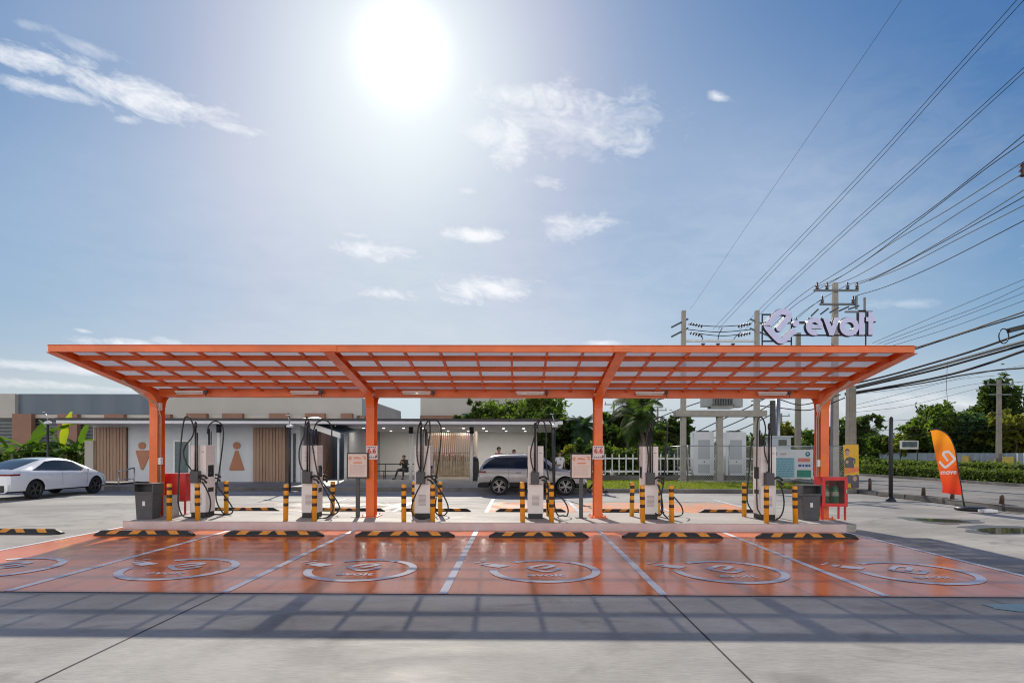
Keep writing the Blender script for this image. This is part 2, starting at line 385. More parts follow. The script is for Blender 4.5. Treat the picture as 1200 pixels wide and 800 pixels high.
def paint_mat(name, c0, c1, worn=0., rough=.10):
    m, nt, out = nodes(name); b = nd(nt, 'ShaderNodeBsdfPrincipled')
    big = noise_out(nt, .6, 7, .62, 'World', (1, 1.4, 1), .5); fine = noise_out(nt, 18, 5, .7, 'World', (.3, 1.6, 1))
    c = ramp(nt, big, ((.3, c0), (.7, c1)))
    c = mixc(nt, .3, c, ramp(nt, fine, ((.3, .72), (.7, 1.2))), 'MULTIPLY')
    tr_ = noise_out(nt, 1.6, 5, .6, 'World', (2.2, .16, 1), .3)
    c = mixc(nt, math_n(nt, 'MULTIPLY', ramp(nt, tr_, ((.56, 0), (.72, 1))), .34), c, tuple(v * .42 for v in c0))
    if worn:
        wn = noise_out(nt, 1.4, 8, .7, 'World', (1, 1, 1), .8)
        c = mixc(nt, ramp(nt, wn, ((.62 - worn * .4, 0), (.70 - worn * .35, 1))), c, (.40, .37, .33))
    link(nt, c, b.inputs['Base Color'])
    pat = noise_out(nt, .9, 5, .6, 'World', (1, 1, 1), .7)
    link(nt, ramp(nt, math_n(nt, 'ADD', math_n(nt, 'MULTIPLY', pat, .7), math_n(nt, 'MULTIPLY', fine, .3)), ((.35, rough * .7), (.66, rough * 2.3))), b.inputs['Roughness'])
    b.inputs['Specular IOR Level'].default_value = .26
    bp = nd(nt, 'ShaderNodeBump'); bp.inputs['Strength'].default_value = .06; bp.inputs['Distance'].default_value = .01
    link(nt, fine, bp.inputs['Height']); link(nt, bp.outputs[0], b.inputs['Normal'])
    link(nt, b.outputs[0], out.inputs[0]); return m
BAYM = paint_mat('orange_bay_paint', (.84, .20, .055), (.92, .25, .08))
BAYR = paint_mat('worn_orange_bay_paint', (.74, .30, .14), (.80, .36, .19), .3, .45)
LINEM = paint_mat('white_line_paint', (.70, .71, .72), (.84, .85, .85), .0, .3)
JOINT = M('joint_filler', (.03, .03, .03), .8)
GRASSM = M('grass_soil', (.11, .15, .035), .9, 0, .3, 6, .5)
ORANGE = M('orange_steel_paint', (.82, .165, .028), .4, 0, .11, 1.4, .02, .5, .15)
ORANGE2 = M('orange_purlin_paint', (.72, .135, .025), .45, 0, .13, 1.6, .02, .5)
GALV = M('galvanised_steel', (.42, .43, .44), .42, .7, .12, 8)
WHITEP = M('white_paint', (.78, .78, .77), .5, 0, .04, 3)
CHARGW = M('charger_white_enamel', (.80, .755, .735), .34, 0, .03, 4, 0, .5, .2)
BLACKP = M('black_plastic', (.022, .022, .024), .45, 0, .15, 9)
RUBBER = M('black_rubber', (.020, .019, .019), .6, 0, .2, 14, .1)
CABLEM = M('black_cable_sheath', (.018, .018, .020), .42, 0, .1, 20)
YELLOW = M('yellow_bollard_paint', (.82, .36, .018), .4, 0, .08, 9, .03)
STRIPE = M('orange_yellow_reflector', (.74, .29, .03), .5, 0, .15, 14)
BANDBK = M('black_band', (.045, .022, .012), .5)
SCREEN = M('dark_screen_glass', (.012, .014, .018), .08, 0, .05, 3, 0, .6)
GREYP = M('grey_plastic', (.075, .075, .082), .55, 0, .12, 7, .05)
REDP = M('red_cabinet_paint', (.62, .022, .022), .36, 0, .07, 5, 0, .5, .1)
PAPER = M('printed_sheet', (.74, .60, .53), .4, 0, .04, 5)
INKO = M('orange_ink', (.75, .20, .06), .5); INKR = M('red_ink', (.55, .05, .03), .5); INKD = M('dark_ink', (.10, .09, .11), .5); INKG = M('grey_ink', (.45, .38, .36), .5)
STEELD = M('dark_steel_paint', (.030, .031, .034), .45, 0, .1, 6)
# glass-like roof sheet: tinted, some light straight through, some scattered
m, nt, out = nodes('translucent_roof_sheet'); ROOFSHEET = m
tr = nd(nt, 'ShaderNodeBsdfTransparent'); tr.inputs[0].default_value = (.215, .205, .20, 1)
tl = nd(nt, 'ShaderNodeBsdfTranslucent'); link(nt, ramp(nt, noise_out(nt, 1.2, 6, .6, 'World'), ((.3, (.095, .086, .105)), (.7, (.14, .128, .148)))), tl.inputs[0])
df = nd(nt, 'ShaderNodeBsdfDiffuse'); df.inputs[0].default_value = (.06, .06, .075, 1)
gs = nd(nt, 'ShaderNodeBsdfGlossy'); gs.inputs[0].default_value = (1, 1, 1, 1); gs.inputs['Roughness'].default_value = .12
a1 = nd(nt, 'ShaderNodeAddShader'); a2 = nd(nt, 'ShaderNodeAddShader'); mx = nd(nt, 'ShaderNodeMixShader'); mx.inputs[0].default_value = .05
link(nt, tr.outputs[0], a1.inputs[0]); link(nt, tl.outputs[0], a1.inputs[1]); link(nt, a1.outputs[0], a2.inputs[0]); link(nt, df.outputs[0], a2.inputs[1])
link(nt, a2.outputs[0], mx.inputs[1]); link(nt, gs.outputs[0], mx.inputs[2]); link(nt, mx.outputs[0], out.inputs[0])
# ================================================================ the ground
def sheet(name, pts, z, mat, kind='structure'):
    o = MB().faces([(x, y, z) for x, y in pts], [tuple(range(len(pts)))]).obj(name, mat, None, False)
    if o.data.polygons[0].normal.z < 0: o.data.flip_normals()
    return struct(o, kind)
def rect(x0, y0, x1, y1): return [(x0, y0), (x1, y0), (x1, y1), (x0, y1)]
sheet('ground', rect(-900, -200, 900, 1500), 0, CONC)
ROADX0, ROADX1 = 14.55, 25.7
sheet('road', rect(ROADX0, -120, ROADX1, 700), .004, ROADM)
sheet('far_road', rect(29.6, -120, 41, 700), .004, ROADM)
sheet('road_verge', rect(41, -120, 200, 700), .006, GRASSM)
BAYX = [-8.80, -6.165, -3.53, -.895, 1.74, 4.375, 7.02]; BAYY0, BAYY1 = 6.93, 12.552
sheet('parking_bay_surface', rect(-8.80, BAYY0, 7.02, 13.2), .004, BAYM)
for i, x in enumerate(BAYX):
    wd = .05
    sheet('bay_line', rect(x - wd, BAYY0 + .002, x + wd, 13.2), .008, LINEM)
for x in (-3.53, 1.74): sheet('slab_joint', rect(x - .009, -30, x + .009, BAYY0 - .004), .003, JOINT)
sheet('slab_joint', rect(-30, BAYY0 - .03, 30, BAYY0 - .008), .0032, JOINT)
# bays on the far side
sheet('far_bay_surface', rect(-.9, 16.25, 7.0, 19.6), .004, BAYR)
sheet('far_bay_surface', rect(-8.6, 16.25, -3.6, 19.6), .004, paint_mat('faded_orange_bay_paint', (.47, .30, .21), (.52, .34, .25), .6, .5))
for x in (-3.53, -.895, 1.74, 4.375, 7.02, -6.165): sheet('bay_line', rect(x - .06, 14.8, x + .06, 21), .008, LINEM)
# painted round cable mark with the e sign and lettering, one per bay
def floor_mark(x0, y0):
    mb = MB(); z = .0105
    fn = lambda u, v: (x0 + u, y0 + v, z)
    mb.ribbon(arc((0, 0), .735, 126, -182, 64), .115, fn)                               # ring, open at the upper left
    mb.faces([fn(u, v) for u, v in ((-.66, .17), (-.50, .33), (-.76, .47), (-.90, .31))], [(0, 1, 2, 3)])   # plug body
    a = [(-.77, .02), (-.66, .0), (-.64, .17), (-.72, .25)]
    mb.faces([fn(u, v) for u, v in ((-.92, .36), (-.80, .48), (-.86, .54), (-.98, .42))], [(0, 1, 2, 3)])
    for k in (0, 1): mb.faces([fn(-1.08 + k * .12 + u, .52 + k * .12 + v) for u, v in ((.0, 0.), (.035, -.035), (.115, .045), (.08, .08))], [(0, 1, 2, 3)])
    mb.ribbon(LOGO(.0019, (.0, .16)), .085, fn)
    mb.faces([fn(.20 + .05 * math.cos(k * .63), .15 + .05 * math.sin(k * .63)) for k in range(10)], [tuple(range(10))])
    put_text(mb, 'evolt', .24, lambda u, v: fn(u, v - .33), .008, 1.05)
    o = mb.obj('bay_marking', LINEM, None, False); struct(o)
    for p in o.data.polygons:
        if p.normal.z < 0: p.flip()
LOGO_PTS = [(240, 342), (285, 290), (322, 246), (334, 222), (325, 202), (300, 192), (268, 188), (244, 196), (215, 222), (150, 292), (136, 312), (150, 336), (190, 384), (236, 430), (262, 444), (288, 434), (330, 396), (376, 352)]
def LOGO(s, c): return [(c[0] + (x - 255) * s, c[1] - (y - 318) * s) for x, y in smooth_path([(a, b, 0) for a, b in LOGO_PTS], 3) for x, y in [(x, y)]] if False else [(c[0] + (p.x - 255) * s, c[1] - (p.y - 318) * s) for p in smooth_path([(a, b, 0) for a, b in LOGO_PTS], 3)]
for k in range(6): floor_mark((BAYX[k] + BAYX[k + 1]) / 2 - .04, 8.33)
# puddles: thin still water on the slab at the right
m, nt, out = nodes('puddle_water'); PUDM = m
b = nd(nt, 'ShaderNodeBsdfPrincipled'); b.inputs['Base Color'].default_value = (.075, .075, .07, 1); b.inputs['Roughness'].default_value = .04
link(nt, b.outputs[0], out.inputs[0])
WETM = concrete_mat('damp_concrete', (.13, .125, .115), (.19, .18, .165), (.10, .095, .09), .5)
def blotch(name, pts, z, mat, seed, n=48, wob=.3):
    rnd = random.Random(seed); P2 = smooth_path([(*p, 0) for p in pts + pts[:1]], 8)[:-1]
    cx = sum(p.x for p in P2) / len(P2); cy = sum(p.y for p in P2) / len(P2)
    ph = [rnd.uniform(0, 6.28) for _ in range(5)]
    q = []
    for i, p in enumerate(P2):
        a = i / len(P2) * 6.283; k = 1 + wob * sum(math.sin(a * (3 + 2 * j) + ph[j]) / (1.5 + j) for j in range(5)) * .5
        q.append((cx + (p.x - cx) * k, cy + (p.y - cy) * k))
    return sheet(name, q, z, mat)
def gpx(*l): return [tuple(GP(a, b)[:2]) for a, b in l]
blotch('damp_patch', gpx((1050, 606), (1090, 607), (1140, 609), (1150, 613), (1110, 614), (1075, 611)), .0032, WETM, 1)
blotch('damp_patch', gpx((1125, 618), (1160, 615), (1230, 618), (1260, 624), (1190, 626), (1140, 624)), .0034, WETM, 2)
blotch('puddle', gpx((1140, 620), (1175, 618), (1240, 620), (1240, 624), (1180, 625), (1150, 624)), .006, PUDM, 3)
blotch('puddle', gpx((1065, 607), (1100, 608), (1132, 610), (1125, 612), (1090, 611)), .0062, PUDM, 5)
blotch('puddle', gpx((1155, 709), (1185, 707), (1215, 711), (1205, 716), (1170, 714)), .0063, PUDM, 4)
# ================================================================ charging island
ISZ = .176; ISX0, ISX1, ISY0, ISY1 = -8.62, 7.28, 12.556, 14.75
mb = MB(); mb.b2((ISX0, ISY0, 0), (ISX1 - .22, ISY1, ISZ), .012)
island = struct(mb.obj('charging_island', CONC2))
# painted front face of the island
mb = MB(); mb.b2((ISX0 + .01, ISY0 - .006, .004), (ISX1 - .22, ISY0 - .001, ISZ - .012)); struct(mb.obj('island_front_face', M('dusty_pink_kerb_paint', (.60, .50, .49), .6, 0, .08, 3, .05), None))
mb = MB(); mb.b2((ISX1 - .215, ISY0, 0), (ISX1, ISY1, ISZ - .004), .01); struct(mb.obj('island_end_kerb', CONC))
# ================================================================ canopy
FX = [-8.58, -3.47, 1.87, 7.12]
YC, YF, YB = 13.70, 10.56, 16.84
def zb(y): return 3.02 + .16 * abs(y - YC)          # underside of the purlins
can = thing('canopy', 'orange steel charging canopy with translucent butterfly roof on four columns', 'canopy', (-.7, YC, ISZ))
off = -Vector((-.7, YC, ISZ))
def cp(o):
    o.parent = can; o.data.transform(Matrix.Translation(off)); return o
def flange(mb, x, path, w, t, sgn):
    """a strip of width w (along X) and thickness t following a (y,z) path"""
    n = len(path); A = []
    for i, (y, z) in enumerate(path):
        a = Vector(path[max(i - 1, 0)]); b = Vector(path[min(i + 1, n - 1)]); d = (b - a).normalized(); nr = Vector((-d.y, d.x)) * sgn * t
        A.append([(x - w / 2, y, z), (x + w / 2, y, z), (x + w / 2, y + nr.x, z + nr.y), (x - w / 2, y + nr.x, z + nr.y)])
    pts = [p for r in A for p in r]; fs = [(3, 2, 1, 0), (4 * n - 4, 4 * n - 3, 4 * n - 2, 4 * n - 1)]
    for i in range(n - 1):
        for k in range(4): fs.append((4 * i + k, 4 * i + (k + 1) % 4, 4 * i + 4 + (k + 1) % 4, 4 * i + 4 + k))
    mb.faces(pts, fs)
for x in FX:
    end = x in (FX[0], FX[-1]); W = .19
    y0, y1 = YC - .15, YC + .15
    def low(sg):
        tip = (YC + sg * 3.13, zb(YC + 3.13) - .01); k = (YC + sg * .52, zb(YC + .52) - .035)
        e = (YC + sg * .15, 2.74)
        pts = [tip, k]; c = (YC + sg * .16, zb(YC) - .005)
        for i in range(1, 9):
            t = i / 8; pts.append(((1 - t) ** 2 * k[0] + 2 * t * (1 - t) * c[0] + t * t * e[0], (1 - t) ** 2 * k[1] + 2 * t * (1 - t) * c[1] + t * t * e[1]))
        return pts
    mb = MB()                                              # column
    mb.b2((x - .006, y0 + .012, ISZ + .02), (x + .006, y1 - .012, 2.74))
    mb.b2((x - W / 2, y0, ISZ + .02), (x + W / 2, y0 + .012, 2.74)); mb.b2((x - W / 2, y1 - .012, ISZ + .02), (x + W / 2, y1, 2.74))
    mb.b2((x - .2, YC - .26, ISZ), (x + .2, YC + .26, ISZ + .02))
    for sx in (-1, 1):
        for sy in (-1, 1): mb.tube([(x + sx * .15, YC + sy * .2, ISZ + .02), (x + sx * .15, YC + sy * .2, ISZ + .06)], .014, 6)
    cp(mb.obj('column', ORANGE))
    for sg, nm in ((-1, 'arm'), (1, 'arm')):
        L = low(sg); top = [(YC + sg * 3.13, zb(YC + 3.13) + .115), (YC, zb(YC) + .115)]
        mb = MB(); out = L + [(YC + sg * .002, 2.74)] + [(YC + sg * .002, top[1][1])] + [top[0]]
        mb.prism(out, lambda u, v: (x - .005, u, v), lambda u, v: (x + .005, u, v))
        flange(mb, x, L, W, .012, -sg * -1)
        flange(mb, x, [top[0], (YC + sg * .006, top[1][1])], W * .9, .01, sg)
        cp(mb.obj('arm', ORANGE))
XL, XR = FX[0] - .06, FX[-1] + .035
for sg in (-1, 1):
    for i, t in enumerate((3.135, 2.55, 1.88, 1.22, .70)):
        y = YC + sg * t; z = zb(y); front = i == 0
        mb = MB(); h = .115 if front else .085; zz = z + (.0 if front else .03)
        t_ = .006
        mb.b2((XL, y - .003, zz), (XR, y + .003, zz + h))
        mb.b2((XL, y - .003 * sg, zz), (XR, y - .05 * sg, zz - t_)); mb.b2((XL, y - .003 * sg, zz + h), (XR, y - .05 * sg, zz + h + t_))
        if front: mb.b2((XL, y + .003 * sg, zz - .001), (XR, y + .03 * sg, zz - t_)); mb.b2((XL, y + .003 * sg, zz + h + .001), (XR, y + .03 * sg, zz + h + t_))
        cp(mb.obj('fascia_channel' if front else 'purlin', ORANGE if front else ORANGE2))
    a = math.atan(.16) * sg
    for b in range(3):
        x0, x1 = FX[b], FX[b + 1]; n = 8
        for k in range(1, n):
            x = x0 + (x1 - x0) * k / n; yA, yB = YC + sg * .12, YC + sg * 3.10
            mb = MB(); o = .052
            pts = []
            for (yy) in (yA, yB):
                for dx, dz in ((-.022, .062), (.022, .062), (.022, .118), (-.022, .118)): pts.append((x + dx, yy, zb(yy) + dz))
            mb.faces(pts, [(0, 1, 2, 3), (7, 6, 5, 4), (0, 4, 5, 1), (1, 5, 6, 2), (2, 6, 7, 3), (3, 7, 4, 0)])
            cp(mb.obj('rafter', ORANGE2))
        for k in range(4):                                  # roof sheets, two rafter spacings wide
            xa, xb = x0 + (x1 - x0) * k / 4 + .004, x0 + (x1 - x0) * (k + 1) / 4 - .004
            pts = [(xx, yy, zb(yy) + .128 + dz) for dz in (0, ) for yy, xx in ((YC + sg * .03, xa), (YC + sg * .03, xb), (YC + sg * 3.12, xb), (YC + sg * 3.12, xa))]
            mb = MB(); mb.faces(pts, [(0, 1, 2, 3)])
            o = mb.obj('roof_sheet', ROOFSHEET); cp(o)
for x in FX[1:-1]:                                         # bolted joint plates on the fascia
    mb = MB(); y_ = YF + .005; z_ = zb(YF)
    mb.b2((x - .15, y_ - .016, z_ + .004), (x + .15, y_ - .006, z_ + .112), .002)
    for bx_ in (-.11, -.05, .05, .11): mb.tube([(x + bx_, y_ - .024, z_ + .058), (x + bx_, y_ - .016, z_ + .058)], .011, 6)
    cp(mb.obj('joint_plate', ORANGE))
for b in range(3):                                         # valley gutter beams between the frames
    mb = MB(); xa, xb = FX[b] + .10, FX[b + 1] - .10; g0, g1 = 2.985, 3.165
    mb.b2((xa, YC - .10, g0), (xb, YC - .094, g1)); mb.b2((xa, YC - .14, g0 - .006), (xb, YC + .10, g0 - .001)); mb.b2((xa, YC - .13, g1 + .001), (xb, YC - .095, g1 + .007)); mb.b2((xa, YC + .094, g0), (xb, YC + .10, g1))
    mb.b2((xa, YC - .115, g0 + .085), (xb, YC - .101, g0 + .10))
    cp(mb.obj('valley_gutter', ORANGE))
# pipes and junction boxes run down the two end columns
for x, s in ((FX[0] + .07, 1), (FX[-1] - .10, -1)):
    mb = MB()
    for k in (0, 1): mb.tube([(x + s * k * .045, YC - .05, ISZ + .45), (x + s * k * .045, YC - .05, 2.5), (x + s * (k * .045 + .02), YC - .2, 2.78), (x + s * k * .045, YC - 1.4, zb(YC - 1.4) - .03)], .013, 6)
    cp(mb.obj('conduit', M('beige_conduit', (.62, .50, .42), .5)))
    mb = MB(); mb.b2((x - .05, YC - .13, 1.38), (x + .09, YC - .03, 1.54), .01); cp(mb.obj('junction_box', WHITEP)); mb = MB(); mb.b2((x - .05, YC - .13, 2.66), (x + .07, YC - .03, 2.84), .01)
    cp(mb.obj('junction_box', WHITEP))
# unlit tube lights under the rear wing
LIGHTX = [(222, 'first charger from the left'), (357, 'second charger from the left'), (488, 'third charger from the left'), (621, 'fourth charger from the left'), (761, 'fifth charger from the left'), (905, 'charger at the right end')]
lt = None
for i, (px, w_) in enumerate(LIGHTX):
    p = P(px, 461, 13.5); loc = (p.x, 13.50, 3.035)
    lab = 'white tube light under the orange canopy valley above the ' + w_
    if lt is None:
        lt = thing('tube_light', lab, 'tube light', loc, 0, 'tube lights under the canopy')
        mb = MB(); mb.b2((-.33, -.035, .03), (.33, .035, .075), .005); mb.obj('housing', WHITEP, lt)
        mb = MB(); mb.tube([(-.31, 0, .008), (.31, 0, .008)], .017, 10); mb.obj('tube', M('frosted_tube', (.85, .85, .82), .3), lt)
        mb = MB(); mb.b2((.36, -.04, .02), (.42, .04, .10), .006); mb.tube([(.39, 0, .02), (.39, -.02, -.05)], .012, 6); mb.obj('sensor', GREYP, lt)
    else: dup(lt, loc, 0, lab)
# ================================================================ lit-free sign on the canopy edge
SY = 10.50; k_ = SY / FOC
def sg_px(u, v): return (880 + u / 7.5, 340 + v / 7.5)      # enlarged survey drawing -> place
sgn = thing('rooftop_sign', 'pale lilac evolt letters and diamond e emblem on a dark steel frame atop canopy', 'sign', P(955, 405, SY))
so_ = Vector(sgn.location)
fF = lambda u, v: Vector(P(*sg_px(u, v), SY)) - so_
fB = lambda u, v: Vector(P(*sg_px(u, v), SY)) - so_ + Vector((0, .07, 0))
fFr = lambda u, v: fF(u, v) + Vector((0, .006, 0))
fK = lambda u, v: fF(u, v) + Vector((0, .045, 0))
fB2 = lambda u, v: fF(u, v) + Vector((0, .075, 0))
def back(mb, pl, d=5.):
    n = len(pl); q = []
    for i, (x, y) in enumerate(pl):
        a = Vector(pl[i]) - Vector(pl[i - 1]); b = Vector(pl[(i + 1) % n]) - Vector(pl[i]); a.normalize(); b.normalize(); na, nb = Vector((a.y, -a.x)), Vector((b.y, -b.x)); m_ = (na + nb); m_ = m_ / max(.3, m_.dot(na)); q.append((x + m_.x * d, y + m_.y * d))
    mb.mat(1).prism(q, fK, fB2); mb.mat(0)
VP_ = [(632, 247), (678, 247), (706, 330), (735, 240), (778, 240), (724, 396), (688, 396)]
LP_ = [(948, 196), (992, 196), (992, 392), (948, 392)]
TP_ = [(1030, 190), (1072, 190), (1072, 236), (1102, 236), (1102, 274), (1072, 274), (1072, 392), (1030, 392), (1030, 274), (1008, 274), (1008, 236), (1030, 236)]
LILAC = M('lilac_acrylic', (.60, .62, .88), .35, 0, .03, 4); SIDE = M('dark_return_trim', (.045, .045, .075), .4)
sgn['label'] = 'pale lilac letters and diamond emblem on a dark steel frame atop the orange canopy'
def rcap(path, w):
    'round both ends of a stroke by narrowing it'
    p = [Vector(q) for q in path]; r = w / 2; a = (p[0] - p[1]).normalized(); b = (p[-1] - p[-2]).normalized(); ks = (1., .92, .75, .5, .25, 0.)
    A = [p[0] + a * (r * k - r * .35) for k in ks[:-1]]; B = [p[-1] + b * (r * k - r * .35) for k in ks[:-1]][::-1]
    ws = [2 * r * math.sqrt(max(.004, 1 - k * k)) for k in ks[:-1]]
    mid = [q for q in p[1:-1] if (q - p[0]).length > r * .4 and (q - p[-1]).length > r * .4]
    return [tuple(q) for q in A + mid + B], ws + [w] * len(mid) + ws[::-1]
def lp(): return [(p.x, p.y) for p in smooth_path([(a, b, 0) for a, b in LOGO_PTS], 4)]
mb = MB(); mb.ribbon(*rcap(lp(), 52), fF, fB, False, 1); mb.mat(1); mb.ribbon(*rcap(lp(), 62), fK, fB2); mb.obj('emblem', [LILAC, SIDE], sgn)
mb = MB(); mb.prism([(393 + 29 * math.cos(t * .3927), 292 + 29 * math.sin(t * .3927)) for t in range(16)], fF, fB, 1); mb.obj('emblem_dot', [LILAC, SIDE], sgn)
mb = MB(); mb.ribbon(arc((556, 318), 54, 0, -300, 26, 57), 42, fF, fB, False, 1); mb.mat(1).ribbon(arc((556, 318), 54, 4, -304, 26, 57), 52, fK, fB2); mb.mat(0); mb.prism([(520, 303), (630, 303), (630, 335), (520, 335)], fFr, fB, 1); mb.obj('letter_e', [LILAC, SIDE], sgn)
mb = MB(); mb.prism([(632, 247), (678, 247), (706, 330), (735, 240), (778, 240), (724, 396), (688, 396)], fF, fB, 1); back(mb, VP_); mb.obj('letter_v', [LILAC, SIDE], sgn)
mb = MB(); mb.ribbon(arc((862, 318), 62, 0, 345, 30, 60), 46, fF, fB, True, 1); mb.mat(1).ribbon(arc((862, 318), 62, 0, 345, 30, 60), 56, fK, fB2, True); mb.obj('letter_o', [LILAC, SIDE], sgn)
mb = MB(); mb.prism([(948, 196), (992, 196), (992, 392), (948, 392)], fF, fB, 1); back(mb, LP_); mb.obj('letter_l', [LILAC, SIDE], sgn)
mb = MB(); mb.prism([(1030, 190), (1072, 190), (1072, 236), (1102, 236), (1102, 274), (1072, 274), (1072, 392), (1030, 392), (1030, 274), (1008, 274), (1008, 236), (1030, 236)], fF, fB, 1); back(mb, TP_); mb.obj('letter_t', [LILAC, SIDE], sgn)
mb = MB()
def bar(p, q, w=.028):
    a = Vector(P(*p, SY)) - so_ + Vector((0, .10, 0)); b = Vector(P(*q, SY)) - so_ + Vector((0, .10, 0)); mb.tube([a, b], w / 2, 4)
for s_ in (((895.5, 366), (895.5, 407)), ((930, 366), (930, 407)), ((1018, 363), (1018, 407)), ((895.5, 367), (930, 367)), ((895.5, 398.5), (930, 398.5)), ((930, 391.5), (1018, 391.5)), ((930, 376), (1018, 376)), ((1009, 362.5), (1018, 362.5))): bar(*s_)
for x in (895.5, 930, 1018):
    a = Vector(P(x, 404, SY)) - so_; mb.tube([a + Vector((0, .1, .0)), a + Vector((-.12, .22, -.04))], .01, 4)
mb.obj('sign_frame', STEELD, sgn)
# ================================================================ chargers, bollards, wheel stops
CX = [-7.37, -4.80, -2.20, .40, 3.02, 5.70]; CY = 13.28
CDESC = ['the red cabinet at the left end', 'the left notice board', 'the slatted wooden gate', 'the silver SUV', 'the white picket fence', 'the blue safety board']
CREL = ['beside', 'left of', 'in front of', 'in front of', 'in front of', 'in front of']
ch0 = thing('ev_charger', 'x', 'charger', (CX[0], CY, ISZ), 0, 'chargers under the canopy')
mb = MB(); mb.b2((-.178, 0, .115), (.178, .42, 1.665), .014); mb.obj('cabinet', CHARGW, ch0)
mb = MB(); mb.b2((-.165, .012, 0), (.165, .41, .117), .004); mb.obj('plinth', BLACKP, ch0)
mb = MB()
for k in range(9): mb.b2((-.085, -.006, .30 + k * .028), (.085, .004, .313 + k * .028))
mb.obj('vent', M('pale_grey_vent', (.42, .37, .355), .5), ch0)
mb = MB()
for k in range(8): mb.b2((-.105, -.005, 1.30 + k * .03), (-.02, .004, 1.309 + k * .03))
mb.obj('upper_vent', M('vent_slots', (.45, .40, .385), .5), ch0)
for s in (-1, 1):
    mb = MB(); mb.b2((s * .176, .10, .93), (s * .186, .34, 1.20), .006); o = mb.obj('screen', SCREEN, ch0)
    mb = MB(); mb.b2((s * .176, .10, .58), (s * .184, .34, .68), .006); mb.obj('socket_panel', BLACKP, ch0)
mb = MB(); mb.b2((-.155, -.012, .785), (.155, .004, .80)); mb.b2((.02, -.003, .80), (.026, .003, 1.64)); mb.obj('panel_seam', M('seam_shadow_gap', (.30, .27, .26), .6), ch0)
mb = MB(); mb.b2((-.115, -.15, .80), (.075, .001, 1.07), .012); mb.b2((-.085, -.12, 1.07), (-.03, -.06, 1.105), .006); mb.obj('cable_holder', GREYP, ch0)
mb = MB(); mb.tube([(-.02, -.07, 1.06), (-.02, -.07, 2.06)], .022, 8); mb.lathe([(.03, 2.06), (.034, 2.1), (.03, 2.16), (.012, 2.2)], (-.02, -.07, 0), 8); mb.tube([(.03, -.08, 1.06), (.03, -.08, 1.95)], .013, 6); mb.obj('swing_pole', BLACKP, ch0)
mb = MB(); mb.b2((-.115, .419, .80), (.075, .56, 1.07), .012); mb.obj('cable_holder', GREYP, ch0)
mb = MB(); mb.tube([(.0, .47, 1.06), (.0, .47, 2.06)], .022, 8); mb.tube([(.05, .47, 1.06), (.05, .47, 2.0)], .013, 6); mb.obj('swing_pole', BLACKP, ch0)
for yy in (-.1, .5):
    mb = MB(); mb.tube([(.07, yy, .93), (.15, yy, .97), (.22, yy - .01, .955), (.27, yy - .02, .90)], [.022, .026, .024, .03], 8); mb.tube([(.13, yy - .03, .90), (.21, yy - .03, .875), (.27, yy - .03, .80)], [.018, .022, .025], 8); mb.obj('connector', BLACKP, ch0)
mb = MB(); mb.b2((.07, -.002, 1.50), (.14, .003, 1.52)); mb.obj('maker_mark', INKG, ch0)
chargers = [ch0] + [dup(ch0, (x, CY, ISZ), 0) for x in CX[1:]]
